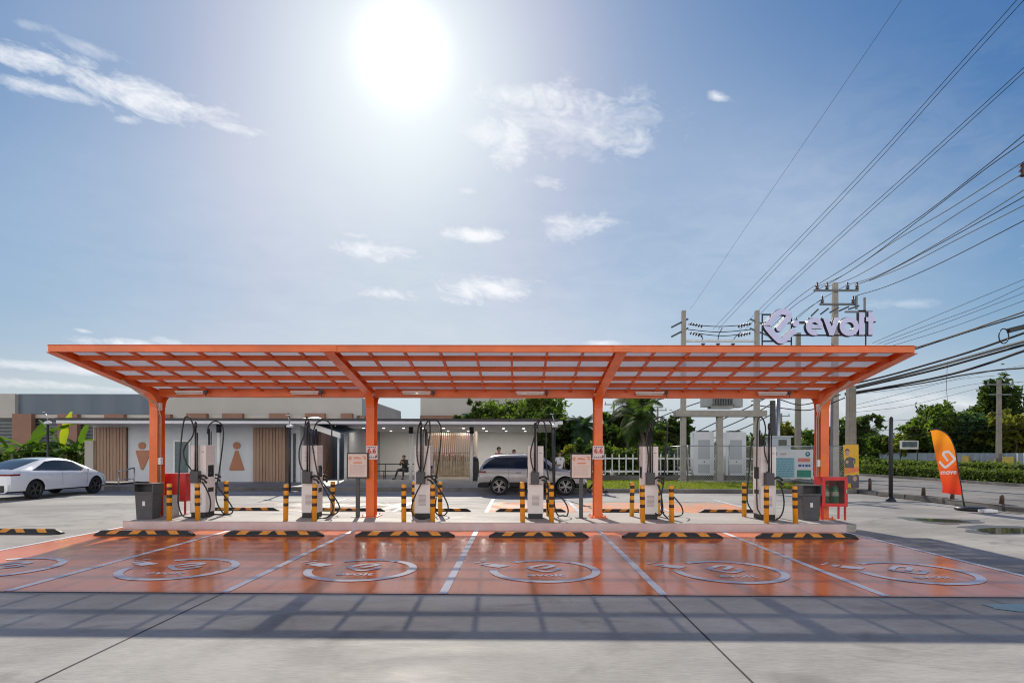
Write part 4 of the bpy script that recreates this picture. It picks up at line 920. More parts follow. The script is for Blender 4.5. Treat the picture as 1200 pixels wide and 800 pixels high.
# ================================================================ black lamp posts with white heads
lp0 = None
for px, Y, zt_, lab in ((56, 26.2, 3.45, 'slim black lamp post with white head before the banana plants'), (339.5, 24.2, 3.2, 'slim black lamp post standing right of the wooden slat panel'), (649.5, 22.2, 3.15, 'slim black lamp post rising behind the charger in front of SUV')):
    loc = (X_(px, Y), Y, 0)
    if lp0 is None:
        lp0 = thing('lamp_post', lab, 'lamp post', loc, 0, 'slim black lamp posts of the yard')
        mb = MB(); mb.tube([(0, 0, 0), (0, 0, 2.9)], .05, 10); mb.b2((-.12, -.12, 0), (.12, .12, .02)); mb.obj('post', STEELD, lp0)
        mb = MB(); mb.lathe([(.05, 2.9), (.16, 2.93), (.15, 3.0), (.05, 3.05)], (0, 0, 0), 14); mb.obj('lamp_head', WHITEP, lp0)
        mb = MB(); mb.tube([(0, 0, 3.05), (-.04, 0, 3.2), (-.14, 0, 3.45)], .022, 6); mb.b2((-.22, -.06, 3.43), (-.08, .06, 3.47), .01); mb.obj('bracket', GALV, lp0)
    else: dup(lp0, loc, random.Random(px).uniform(0, 3), lab, zt_ / 3.45)
ps = thing('steel_post', 'plain slim black steel post on a flared base near the road', 'post', GP(1044, 587))
mb = MB(); mb.tube([(0, 0, .05), (0, 0, 2.95), (0, 0, 3.0)], [.07, .07, .02], 10); mb.obj('shaft', STEELD, ps)
mb = MB(); mb.lathe([(.17, 0), (.17, .03), (.075, .16)], (0, 0, 0), 8); mb.obj('base', STEELD, ps)
# ================================================================ shopping hall behind
ML = thing('shopping_hall', 'large windowless hall of beige and slate blue cladding behind the rest house', 'building', (-25, 45, 0)); MO = Vector(ML.location)
def mp(mb, n, m):
    o = mb.obj(n, m, ML); o.data.transform(Matrix.Translation(-MO)); return o
YM = 45.; zt = P(100, 461.5, YM).z; zlow = P(100, 486, YM).z
xa = X_(21.5, YM); xb_ = X_(183, YM); xc_ = X_(424, YM)
mb = MB(); mb.b2((xa, YM, zlow), (xb_, YM + 15, zt)); mp(mb, 'slate_wall', SLATE)
mb = MB(); mb.b2((-60, YM - .3, zlow), (xa - .01, YM + 15, zt - .02)); mp(mb, 'beige_wall', BEIGE); mb = MB(); mb.b2((xb_ + .01, YM - .02, zlow), (xc_, YM + 15, P(424, 466, YM).z)); mp(mb, 'beige_wall', BEIGE)
mb = MB(); mb.b2((-60, YM - .5, zlow - .28), (xc_ - .3, YM + 14, zlow - .02)); mp(mb, 'ledge', M('cream_ledge', (.52, .47, .40), .6, 0, .05, .5))
mb = MB(); mb.b2((-60, YM - .1, 0), (xc_ - .3, YM + .2, zlow - .29)); mp(mb, 'lower_wall', M('louvre_wall', (.17, .19, .21), .5, 0, .05, 1))
k = 0
for zz in np.arange(2.1, zlow - .35, .27):
    mb = MB(); mb.b2((-60, YM - .22, zz), (X_(120, YM), YM - .11, zz + .07)); mp(mb, 'louvre_blade', M('louvre_blade', (.035, .04, .05), .4) if not k else bpy.data.materials['louvre_blade']); k += 1
for a, b, top, bot in ((14, 36.5, 484.5, 560), (67, 90, 485, 560), (122, 144.5, 485, 560), (175, 199, 485, 560), (218, 241.5, 484, 560), (260, 283.5, 484, 560), (315, 337.5, 484, 560), (357, 380, 484, 560), (399, 412.5, 484, 560), (421, 427, 487, 560)):
    mb = MB(); mb.b2((X_(a, YM - .9), YM - .9, 0), (X_(b, YM - .9), YM - .51, P(a, top, YM - .9).z)); mp(mb, 'pillar', BROWN)
mb = MB(); q = YM - .02; mb.faces([(xc_, q, 0), (X_(470, 59.5), 59.5, 0), (X_(470, 59.5), 59.5, P(470, 487.5, 59.5).z), (xc_, q, P(424, 470, YM).z)], [(0, 1, 2, 3)]); mb.faces([(xc_ - .1, q, 0), (X_(470, 59.5) - .1, 59.5, 0), (X_(470, 59.5) - .1, 59.5, P(470, 487.5, 59.5).z), (xc_ - .1, q, P(424, 470, YM).z)], [(3, 2, 1, 0)]); mp(mb, 'end_wall', BEIGE)
A2 = thing('beige_annex', 'plain beige block standing alone behind the wooden gate', 'building', (X_(568, 55), 55, 0)); AO = Vector(A2.location)
mb = MB(); mb.b2((X_(492.5, 55), 55, 0), (X_(645, 55), 66, P(600, 465, 55).z)); o = mb.obj('wall', BEIGE, A2); o.data.transform(Matrix.Translation(-AO))
mb = MB(); mb.b2((X_(492.5, 55) - .02, 54.9, 3.8), (X_(545, 55), 54.99, P(500, 486.5, 55).z)); o = mb.obj('brown_band', BROWN, A2); o.data.transform(Matrix.Translation(-AO))
mb = MB(); mb.b2((X_(492.5, 55) - .1, 54.9, P(600, 465, 55).z), (X_(645, 55) + .1, 66.1, P(600, 465, 55).z + .15)); o = mb.obj('parapet', M('grey_parapet', (.22, .23, .25), .5), A2); o.data.transform(Matrix.Translation(-AO))
mb = MB(); mb.b2((X_(543, 54), 54, 3.6), (X_(553, 54), 54.4, P(550, 484, 54).z), .02); tag(mb.obj('roof_tank', M('teal_tank', (.04, .16, .19), .4)), 'small teal box beside the bushes on the roofline behind the gate', 'box')
# ================================================================ road edge, hedges, fences and poles at the right
def X_at(px, Y): return P(px, 560, Y).x
rk = random.Random(3)
y = 13.2; k = 0
mb0 = MB()
while y < 60:
    L = rk.uniform(1.6, 2.4); h = rk.uniform(.16, .25); mb = MB(); mb.box((14.42, y + L / 2, h / 2), (.22, L - .04, h), .02)
    for v in mb.bm.verts: v.co += Vector((rk.uniform(-.015, .015), rk.uniform(-.02, .02), rk.uniform(-.03, .015) if v.co.z > .1 else 0))
    struct(mb.obj('kerb', KERBM)); y += L + rk.uniform(0, .08); k += 1
struct((lambda mb: mb.obj('kerb', KERBM))(MB().b2((25.7, -60, 0), (25.95, 400, .16))))
struct((lambda mb: mb.obj('kerb', KERBM))(MB().b2((29.3, -60, 0), (29.55, 400, .16))))
sheet('median_soil', rect(25.95, -60, 29.3, 400), .10, M('median_soil', (.12, .10, .06), .9, 0, .2, 2))
sheet('road_stripe', rect(14.95, -60, 15.05, 400), .008, M('faded_road_line', (.40, .39, .36), .7, 0, .1, 3)) 
sheet('road_stripe', rect(25.2, -60, 25.3, 400), .008, bpy.data.materials['faded_road_line'])
for yy in np.arange(-10, 160, 9.): sheet('road_stripe', rect(20.05, yy, 20.15, yy + 3), .008, bpy.data.materials['faded_road_line'])
# stubs along the kerb
st0 = None
for i, (px, py, h, lab) in enumerate(((1019.5, 577, .62, 'rusty stub post beside the yellow banner pole'), (1086, 587, .3, 'short rusty stub left of the feather flag on kerb'), (1100, 591, .2, 'tiny rusty stub right behind the feather flag foot'), (1152, 598, .28, 'short dark stub right of the feather flag base'), (1192, 605, .3, 'dark stub at the right end of the kerb'))):
    q = GP(px, py); mb = MB(); mb.tube([(0, 0, 0), (.01, 0, h * .8), (0, .02, h)], [.07, .06, .05], 7); o = mb.obj('stub_post', M('rusty_iron', (.10, .055, .035), .8, 0, .3, 9, .2) if i == 0 else bpy.data.materials['rusty_iron']); o.location = (14.42 if i else q.x, q.y, .18 if i else 0); tag(o, lab, 'post')
# --- leaf makers
LEAFG = leaf_mat('leaf_mid_green', (.045, .078, .018), (.135, .185, .040), .45); LEAFD = leaf_mat('leaf_dark_green', (.028, .050, .016), (.085, .125, .034), .42); LEAFY = leaf_mat('leaf_yellow_green', (.10, .125, .025), (.23, .21, .045), .45); LEAFB = leaf_mat('leaf_blue_green', (.028, .062, .034), (.075, .13, .06), .42)
HEDGEM = leaf_mat('hedge_leaf', (.06, .095, .024), (.16, .205, .05), .35); GRASSB = leaf_mat('grass_blade', (.11, .145, .025), (.25, .27, .06), .4)
BARK = M('bark', (.13, .10, .075), .85, 0, .2, 6, .4); CANE = M('palm_trunk', (.17, .14, .11), .85, 0, .2, 8, .4)
def leaf_cards(C, S, rng, up=.35, asp=1.9):
    n = len(C); N = rng.normal(size=(n, 3)); N[:, 2] = np.abs(N[:, 2]) + up; N /= np.linalg.norm(N, axis=1)[:, None]
    A = np.cross(N, rng.normal(size=(n, 3))); A /= np.linalg.norm(A, axis=1)[:, None] + 1e-9; B = np.cross(N, A)
    S = np.asarray(S)[:, None]
    a = A * S * asp * .5; b = B * S * .5
    V = np.stack([C - a, C + b * .9 - a * .1 + N * S * .12, C + a, C - b * .9 - a * .1 + N * S * .12], 1).reshape(-1, 3)
    F = np.arange(4 * n).reshape(n, 4); return V, F
def crown_pts(lobes, n, rng, shell=.55):
    vol = np.array([l[3] * l[4] * l[5] for l in lobes]) ** .75; cnt = (vol / vol.sum() * n).astype(int); out = []
    for l, c in zip(lobes, cnt):
        # leaves gather in twig clumps through the lobe
        m_ = max(6, c // 26); d = rng.normal(size=(m_, 3)); d /= np.linalg.norm(d, axis=1)[:, None]
        r = (shell + (1 - shell) * rng.random(m_)) * np.where(rng.random(m_) < .18, 1.15, 1.); K = d * r[:, None] * np.array(l[3:6]) + np.array(l[0:3])
        i = rng.integers(0, m_, c); out.append(K[i] + rng.normal(size=(c, 3)) * np.array(l[3:6]) * .115)
    return np.concatenate(out)
def limb_mesh(mb, p0, p1, r0, r1, rnd, n=5):
    p0, p1 = Vector(p0), Vector(p1); pts = [p0 + (p1 - p0) * t / n + Vector((rnd.uniform(-1, 1), rnd.uniform(-1, 1), 0)) * (p1 - p0).length * .03 * (0 < t < n) for t in range(n + 1)]
    mb.tube(pts, [r0 + (r1 - r0) * t / n for t in range(n + 1)], 7)
def make_tree(name, label, cat, loc, h, rad, mat, seed, n=5000, leaf=.22, trunk=.25, base=.35, group=None, nl=9, flat=.8):
    rng = np.random.default_rng(seed); rnd = random.Random(seed); t = thing(name, label, cat, loc, 0, group)
    lobes = []; ch = h * (1 - base)
    for k in range(nl):
        a = k / nl * 6.283 * 1.618 * 2; rr = rad * (.15 + .55 * rnd.random()); z = h * base + ch * (.22 + .62 * ((k * .37) % 1))
        s = rad * rnd.uniform(.34, .58) * (1.1 - .45 * (z - h * base) / ch); lobes.append((rr * math.cos(a), rr * math.sin(a), z, s, s, s * flat * rnd.uniform(.75, 1.)))
    lobes.append((0, 0, h * base + ch * .55, rad * .5, rad * .5, ch * .42))
    C = crown_pts(lobes, n, rng); V, F = leaf_cards(C, leaf * rng.uniform(.6, 1.3, len(C)), rng)
    mesh_np('crown', V, F, mat, t)
    mb = MB(); limb_mesh(mb, (0, 0, -.05), (rnd.uniform(-.1, .1) * rad, 0, h * (base + .25)), trunk, trunk * .5, rnd, 7)
    for l in lobes[:7]: limb_mesh(mb, (0, 0, h * (base * .75 + .1 * rnd.random())), (l[0] * .85, l[1] * .85, l[2]), trunk * .45, trunk * .12, rnd)
    mb.obj('trunk', BARK, t); return t
def make_bush(name, label, cat, loc, size, mat, seed, n=1200, leaf=.12, group=None):
    rng = np.random.default_rng(seed); rnd = random.Random(seed); sx, sy, sz = size
    lobes = [(rnd.uniform(-.5, .5) * sx, rnd.uniform(-.5, .5) * sy, sz * rnd.uniform(.3, .7), sx * rnd.uniform(.25, .45), sy * rnd.uniform(.3, .5), sz * rnd.uniform(.28, .42)) for _ in range(7)]
    C = crown_pts(lobes, n, rng, .3); C[:, 2] = np.abs(C[:, 2]); V, F = leaf_cards(C, leaf * rng.uniform(.6, 1.3, len(C)), rng)
    o = mesh_np(name, V, F, mat); o.location = loc; tag(o, label, cat, group); return o
def make_hedge(label, x0, x1, y0, y1, h, seed, n):
    rng = np.random.default_rng(seed); t = thing('hedge', label, 'hedge', ((x0 + x1) / 2, y0, .1))
    C = np.empty((n, 3)); u = rng.random(n); side = rng.random(n)
    C[:, 1] = (rng.random(n) ** 1.9) * (y1 - y0); C[:, 0] = (rng.random(n) - .5) * (x1 - x0); C[:, 2] = h * rng.random(n) ** .8
    s = side < .55; C[s, 0] = -(x1 - x0) / 2 + rng.normal(size=s.sum()) * .06; tp = side > .7; C[tp, 2] = h + rng.normal(size=tp.sum()) * .05 + .06 * np.sin(C[tp, 1] * 1.7)
    V, F = leaf_cards(C, (.085 + .0028 * C[:, 1]) * rng.uniform(.7, 1.4, n), rng, .2, 1.5)
    mesh_np('leaves', V, F, HEDGEM, t)
    mb = MB(); mb.b2((-(x1 - x0) / 2 + .08, .1, 0), ((x1 - x0) / 2 - .08, y1 - y0 - .1, h - .06)); mb.obj('stems', M('hedge_stems', (.05, .06, .025), .9, 0, .3, 5, .5) if 'hedge_stems' not in bpy.data.materials else bpy.data.materials['hedge_stems'], t); return t
make_hedge('clipped low front hedge along the road median, lighter green top', 26.2, 27.3, 20, 130, .62, 11, 26000)
make_hedge('taller clipped hedge standing behind the low one on the median', 27.9, 29.1, 20, 140, .98, 12, 20000)
# --- grass strip with its kerb before the transformer yard
gx0, gx1 = X_at(640, 24.6), X_at(1003, 24.6)
struct(MB().b2((gx0, 24.5, 0), (gx1, 24.72, .17), .015).obj('kerb', KERBM))
struct(MB().b2((gx0, 24.72, 0), (gx1, 40, .14)).obj('verge', GRASSM))
rng = np.random.default_rng(7); n = 15000; C = np.empty((n, 3)); C[:, 0] = rng.uniform(gx0, gx1, n); C[:, 1] = 24.74 + 7.5 * rng.random(n) ** 1.2; C[:, 2] = .14
hh = rng.uniform(.05, .12, n); d = rng.normal(size=(n, 2)) * .03; a = rng.uniform(0, 6.28, n); wv = .018
V = np.stack([C + np.stack([np.cos(a) * wv, np.sin(a) * wv, 0 * a], 1), C - np.stack([np.cos(a) * wv, np.sin(a) * wv, 0 * a], 1), C + np.stack([d[:, 0], d[:, 1], hh], 1)], 1).reshape(-1, 3)
struct(mesh_np('grass', V, np.arange(3 * n).reshape(n, 3), GRASSB), 'stuff')
# --- white picket fence on a low wall
PICK = M('weathered_white_paint', (.58, .60, .60), .6, 0, .1, 2)
pf = thing('picket_fence', 'white picket fence on a low grey wall left of the transformer yard', 'fence', (X_at(745, 33), 33, .14)); PO = Vector(pf.location)
fx0, fx1 = X_at(668, 33), X_at(905, 33); zt = P(740, 531.5, 33).z
mb = MB(); mb.b2((fx0, 33.02, 0), (fx1, 33.25, .40)); o = mb.obj('low_wall', KERBM, pf); o.data.transform(Matrix.Translation(-PO))
mb = MB(); mb.b2((fx0, 32.99, .58), (fx1, 33.03, .68)); mb.b2((fx0, 32.99, zt - .30), (fx1, 33.03, zt - .22)); o = mb.obj('rail', WHITEP, pf); o.data.transform(Matrix.Translation(-PO))
x = fx0 + .05
while x < fx1:
    mb = MB(); mb.faces([(x - .036, 32.95, .46), (x + .036, 32.95, .46), (x + .036, 32.95, zt - .06), (x, 32.95, zt), (x - .036, 32.95, zt - .06), (x - .036, 32.985, .46), (x + .036, 32.985, .46), (x + .036, 32.985, zt - .06), (x, 32.985, zt), (x - .036, 32.985, zt - .06)], [(0, 1, 2, 3, 4), (9, 8, 7, 6, 5), (0, 5, 6, 1), (1, 6, 7, 2), (2, 7, 8, 3), (3, 8, 9, 4), (4, 9, 5, 0)])
    o = mb.obj('picket', PICK, pf); o.data.transform(Matrix.Translation(-PO)); x += .39
# --- chain link enclosure
m, nt, out = nodes('chain_link'); CHAIN = m
tcx = nt.nodes.new('ShaderNodeTexCoord'); sp_ = nt.nodes.new('ShaderNodeSeparateXYZ'); link(nt, tcx.outputs['Object'], sp_.inputs[0])
hx = math_n(nt, 'ADD', sp_.outputs[0], math_n(nt, 'MULTIPLY', sp_.outputs[1], 1.0))
def wires(sgn_): 
    f = math_n(nt, 'FRACT', math_n(nt, 'MULTIPLY', math_n(nt, 'ADD', hx, math_n(nt, 'MULTIPLY', sp_.outputs[2], sgn_)), 9.)); return math_n(nt, 'LESS_THAN', f, .085)
msk = math_n(nt, 'MAXIMUM', wires(1.), wires(-1.)); pb = nd(nt, 'ShaderNodeBsdfPrincipled'); pb.inputs['Base Color'].default_value = (.5, .52, .5, 1); pb.inputs['Metallic'].default_value = .4; pb.inputs['Roughness'].default_value = .45
tr = nd(nt, 'ShaderNodeBsdfTransparent'); mx = nd(nt, 'ShaderNodeMixShader'); link(nt, msk, mx.inputs[0]); link(nt, tr.outputs[0], mx.inputs[1]); link(nt, pb.outputs[0], mx.inputs[2]); link(nt, mx.outputs[0], out.inputs[0])
cf = thing('chain_link_fence', 'chain link fence with galvanised posts enclosing the transformer yard', 'fence', (X_at(880, 30.6), 30.6, .14)); FO = Vector(cf.location)
CFY = 30.6; c0 = X_at(806, CFY); c1 = X_at(1000, CFY); zt = 2.06; pl = [Vector((X_at(775, 38), 38, 0)), Vector((c0, CFY, 0)), Vector((c1, CFY, 0))]
for a, b in zip(pl, pl[1:]):
    mb = MB(); mb.faces([(a.x, a.y, .2), (b.x, b.y, .2), (b.x, b.y, zt), (a.x, a.y, zt)], [(0, 1, 2, 3)]); o = mb.obj('mesh_panel', CHAIN, cf); o.data.transform(Matrix.Translation(-FO))
    mb = MB(); mb.tube([(a.x, a.y, zt), (b.x, b.y, zt)], .03, 6); mb.tube([(a.x, a.y, .2), (b.x, b.y, .2)], .022, 6); o = mb.obj('rail', GALV, cf); o.data.transform(Matrix.Translation(-FO))
    L = (b - a).length; nn = max(2, round(L / 2.4))
    for k in range(nn + 1):
        q = a.lerp(b, k / nn); mb = MB(); mb.tube([(q.x, q.y, 0.1), (q.x, q.y, zt + .05)], .035, 8); o = mb.obj('post', GALV, cf); o.data.transform(Matrix.Translation(-FO))
struct(MB().b2((c0 - .5, CFY - .2, .1), (c1, CFY + .15, .19)).obj('yard_kerb', CONC))
# --- two power cabinets
CABM = M('pale_blue_cabinet', (.66, .70, .75), .45, 0, .04, 2); CABD = M('perforated_door', (.40, .44, .50), .5, 0, .12, 40)
pc0 = None
for px, lab in ((823, 'tall pale power cabinet on a black base, left of the short concrete post'), (859.5, 'tall pale power cabinet on a black base, right of the short concrete post')):
    loc = (X_at(px, 33), 33, .14)
    if pc0 is None:
        pc0 = thing('power_cabinet', lab, 'cabinet', loc, R(-6), 'power cabinets in the transformer yard')
        mb = MB(); mb.b2((-.56, -.45, .30), (.56, .55, 2.72), .02); mb.obj('housing', CABM, pc0)
        mb = MB(); mb.b2((-.5, -.40, 0), (.52, .5, .30)); mb.obj('base', BLACKP, pc0)
        mb = MB(); mb.b2((-.32, -.468, 1.20), (.32, -.452, 2.28), .004); mb.b2((-.32, -.468, .42), (.32, -.452, .92), .004); mb.obj('vent_door', CABD, pc0)
        mb = MB(); mb.b2((-.30, -.3, 2.722), (.30, .3, 2.80), .01); mb.obj('top_vent', BLACKP, pc0)
        mb = MB(); mb.tube([(.02, -.47, 1.06), (.02, -.452, 1.06)], .045, 12); mb.obj('lock', M('amber_lock', (.15, .09, .03), .4), pc0)
        for s in (-1, 1):
            mb = MB(); mb.tube([(s * .45 + .06 * math.cos(k * .63), 0, 2.73 + .08 * math.sin(k * .63)) for k in range(6)], .012, 6); mb.obj('lifting_eye', GALV, pc0)
    else: dup(pc0, loc, R(-3), lab)
# --- transformer frame of concrete poles
POLEC = M('pole_concrete', (.33, .31, .275), .8, 0, .1, 2.5, .15)
POLED = M('weathered_pole', (.24, .215, .18), .85, 0, .15, 2.5, .2); INSUL = M('brown_insulator', (.06, .03, .025), .3, 0, .1, 9); ARMM = M('crossarm_steel', (.14, .16, .17), .5, .3, .1, 4)
def H_at(py, px, Y): return P(px, py, Y).z
def conc_pole(px, Y, ytop, lab, w0=.30, w1=.22, name='concrete_pole', mat=None):
    x = X_at(px, Y); t = thing(name, lab, 'pole', (x, Y, 0)); h = H_at(ytop, px, Y)
    mb = MB(); mb.box((0, 0, h / 2), (w0, w0, h), .02, None, w1 / w0); mb.obj('shaft', mat or POLEC, t); return t, h, x
HY = 31.6
pA, hA, xA = conc_pole(800.5, HY, 364, 'tall square concrete pole carrying the left end of the transformer beam')
pB, hB, xB = conc_pole(886.5, HY, 364, 'tall square concrete pole carrying the right end of the transformer beam')
pC, hC, xC = conc_pole(843, HY, 487.5, 'short square concrete post under the middle of the transformer beam', .34, .30)
tb = thing('transformer_beam', 'horizontal concrete beam across the poles beneath the transformer', 'beam', ((xA + xB) / 2, HY, H_at(485, 843, HY)))
mb = MB()
for s in (-1, 1): mb.box((0, s * .26, .02), (X_at(897.5, HY) - X_at(792.5, HY), .14, .33), .01)
mb.obj('beam', POLEC, tb)
tf = thing('transformer', 'grey finned transformer tank resting on the concrete beam', 'transformer', (X_at(844, HY), HY, H_at(480.5, 843, HY) + .03))
mb = MB(); mb.b2((-.75, -.4, .25), (.75, .4, 1.25), .03); mb.b2((-.6, -.3, .05), (.6, .3, .25)); mb.b2((-1.0, -.36, .15), (-.55, .3, .95), .02); mb.b2((.62, -.36, .12), (1.08, .3, .95), .02); mb.obj('tank', M('transformer_grey', (.30, .315, .32), .5, 0, .06, 3), tf)
mb = MB()
for k in range(12): mb.b2((-.52 + k * .088, -.56, .22), (-.49 + k * .088, -.401, 1.0))
mb.obj('cooling_fins', M('fin_grey', (.17, .18, .19), .5), tf)
for k in range(3):
    mb = MB(); mb.lathe([(.05, 1.25), (.09, 1.3), (.05, 1.36), (.09, 1.42), (.05, 1.5), (.02, 1.6)], (-.4 + k * .4, 0, 0), 10); mb.obj('bushing', INSUL, tf)
# arms and insulators on the two tall poles
def insul(mb, p, d, n=4, r=.09):
    p = Vector(p); d = Vector(d).normalized()
    for k in range(n): mb.tube([p + d * (.15 * k), p + d * (.15 * k + .05), p + d * (.15 * k + .09)], [.03, r, .03], 8)
for t, x, sgn_ in ((pA, xA, 1), (pB, xB, -1)):
    for dz, dx in ((390, .45), (379, .35)):
        z = H_at(dz, 843, HY); mb = MB(); mb.tube([(-sgn_ * .7, -.2, z - .25), (sgn_ * .3, .2, z + .3)], .05, 5); mb.obj('crossarm', ARMM, t)
        mb = MB(); insul(mb, (sgn_ * .35, 0, z), (1 * sgn_, 0, -.25), 5, .10); mb.obj('insulator_string', INSUL, t)
z = H_at(399.5, 843, HY); sb = thing('fuse_beam', 'thin steel beam with three hanging fuse holders between the tall poles', 'beam', ((xA + xB) / 2, HY, z))
mb = MB(); mb.b2((xA - (xA + xB) / 2 + .13, -.05, -.05), (xB - (xA + xB) / 2 - .13, .05, .07)); mb.obj('bar', GALV, sb)
for k, px in enumerate((823.5, 841, 858.5)):
    xx = X_at(px, HY) - (xA + xB) / 2; mb = MB(); mb.lathe([(.05, -.12), (.13, -.15), (.05, -.25), (.03, -.3)], (xx, 0, 0), 8); mb.tube([(xx, 0, -.3), (xx, 0, -1.3)], .012, 5); mb.obj('fuse_holder', INSUL, sb)
WIREM = M('wire', (.04, .04, .045), .8, 0, .1, 5, 0, .15); WIREG = M('grey_wire', (.17, .17, .16), .8, 0, .1, 5, 0, .15)
# --- the tall poles by the road
t, h, x = conc_pole(978, 35, 331.5, 'tallest concrete utility pole with two crossarms rising behind the rooftop letters', .38, .26)
for yy, pxs, ins in ((341.5, (951, 1003), (955, 966.5, 990.5, 1001.5)), (357.5, (958, 1000), (961, 997))):
    mb = MB(); zz = H_at(yy, 978, 35); mb.b2((X_at(pxs[0], 35) - x, -.25, zz - .05), (X_at(pxs[1], 35) - x, -.14, zz + .06)); ar = mb.obj('crossarm', ARMM, t)
    for q in ins:
        mb = MB(); xx = X_at(q, 35) - x; mb.lathe([(.03, 0), (.12, .05), (.05, .12), (.12, .18), (.04, .25), (.05, .4), (.02, .45)], (xx, -.2, zz + .06), 8); mb.obj('insulator', INSUL, ar)
mb = MB(); z1 = H_at(366, 978, 35); 
for k in range(5): mb.tube([(-1.6 + k * .55, -.35, z1 - .3 + k * .1), (-1.2 + k * .6, -.4, z1 + .1 + k * .05)], .05, 5)
mb.b2((.4, -.4, z1 - .1), (2.0, -.3, z1)); mb.b2((1.0, -.4, z1 + .1), (1.12, -.32, z1 + .9)); mb.b2((1.5, -.4, z1), (1.6, -.32, z1 + .8)); mb.obj('switch_gear', ARMM, t)
t, h, x = conc_pole(935, 38, 390, 'weathered concrete pole left of the tall crossarm pole', .34, .24, mat=POLED)
mb = MB(); zz = H_at(376, 935, 38)
mb.b2((-1.4, -.2, H_at(380, 935, 38)), (2.0, -.1, H_at(378, 935, 38)))
for q in (-1.0, -.2, .6, 1.4): mb.lathe([(.03, 0), (.1, .05), (.04, .3)], (q, -.15, H_at(378, 935, 38)), 8)
mb.obj('crossarm', ARMM, t)
t, h, x = conc_pole(997, 26.2, 452, 'weathered concrete pole wrapped low down by a yellow election banner', .36, .30, mat=POLED)
bnr = thing('election_banner', 'tall yellow banner with portrait of a person in dark shirt tied to a pole', 'banner', (X_at(997, 25.85), 25.85, 0)); BO = Vector(bnr.location)
BY = 25.84
def ban(name, pts, mat, dy): 
    mb = MB(); mb.prism(pts, lambda u, v: P(u, v, BY) + Vector((0, -dy, 0)) - BO, lambda u, v: P(u, v, BY) + Vector((0, -dy + .004, 0)) - BO); return mb.obj(name, mat, bnr)
YEL = M('yellow_banner_print', (.72, .40, .02), .5, 0, .08, 3)
ban('sheet', [(988, 521), (1006, 520.5), (1006.6, 548), (1006.8, 572), (990, 573), (989.5, 548)], YEL, 0)
ban('printed_shirt', [(989.3, 540), (992, 536), (996, 535), (1002, 537), (1003, 541), (1001, 543), (1000.5, 548), (990, 548)], INKD, .006)
ban('printed_face', [(992.9 + 2.4 * math.cos(k * .5236), 530.3 + 3.7 * math.sin(k * .5236)) for k in range(12)], M('printed_skin', (.50, .30, .22), .5), .007)
ban('printed_hair', [(990.3, 529.5), (990.6, 526.5), (992.8, 525.2), (995, 526.4), (995.6, 529.5), (994, 527.8), (992, 527.8)], INKD, .009)
ban('printed_badge', [(992.6 + 1.8 * math.cos(k * .7854), 541 + 1.8 * math.sin(k * .7854)) for k in range(8)], M('badge_orange', (.55, .36, .2), .5), .010)
mb = MB(); put_text(mb, '12', 5, lambda u, v: P(1001 + u, 541.5 - v, BY) + Vector((0, -.012, 0)) - BO, .1); mb.obj('printed_number', M('lime_ink', (.35, .42, .05), .5), bnr, False)
ban('printed_band', [(989.6, 549), (1006.6, 546.5), (1006.6, 552), (989.6, 555)], INKO, .006)
ban('printed_lower_portrait', [(990, 558), (994, 556), (1000, 557), (1004, 555.5), (1006.6, 557), (1006.8, 571.5), (998, 572), (997, 566), (990.4, 566)], INKD, .006)
ban('printed_lower_face', [(1001.8 + 2.4 * math.cos(k * .5236), 560.5 + 3 * math.sin(k * .5236)) for k in range(12)], bpy.data.materials['printed_skin'], .008)
rb = MB(); r_ = random.Random(9)
for k in range(14): rb.box((r_.uniform(-.75, .75), r_.uniform(-.3, .2), .06), (r_.uniform(.15, .4), r_.uniform(.1, .3), r_.uniform(.08, .16)), .01, Matrix.Rotation(r_.uniform(-.3, .3), 4, 'Z'))
o = rb.obj('rubble', KERBM); o.location = (X_at(996, 25.4), 25.4, 0); struct(o, 'stuff')
# dark duct and pale pipe pole pair behind the chargers
mb = MB(); mb.box((0, 0, 2.3), (.28, .2, 4.6), .02); o = mb.obj('cable_ladder', STEELD); o.location = (X_at(905.5, 33.5), 33.5, .1); tag(o, 'dark vertical cable ladder climbing beside a pale pipe behind the right charger', 'cable ladder')
mb = MB(); mb.tube([(0, 0, 0), (0, 0, 4.8)], .13, 12); o = mb.obj('pale_pipe', GALV); o.location = (X_at(911.5, 33.7), 33.7, .1); tag(o, 'pale vertical pipe beside the dark cable ladder behind the safety board', 'pipe')
# far poles
for px, Y, yt, lab in ((763.5, 60, 462, 'thin far utility pole above the palms'), (719, 75, 470, 'thin far pole with bracket arms left of palms'), (770.5, 80, 477, 'distant crossarm pole right of the palms'), (915.5, 90, 484, 'distant slim pole above the yellow green tree'), (1170.5, 53.5, 445, 'grey utility pole standing before the big tree at far right')):
    t, h, x = conc_pole(px, Y, yt, lab, .36 if px > 1100 else .3, .26 if px > 1100 else .2, mat=POLED)
    mb = MB(); mb.b2((-1.2, -.2, h - .5), (1.2, -.1, h - .38)); mb.b2((-1.0, -.2, h - 1.4), (1.0, -.1, h - 1.3)); mb.b2((-1.15, -.2, h - .38), (-1.05, -.1, h - .1)); mb.b2((1.05, -.2, h - .38), (1.15, -.1, h - .1)); mb.obj('crossarm', ARMM, t)
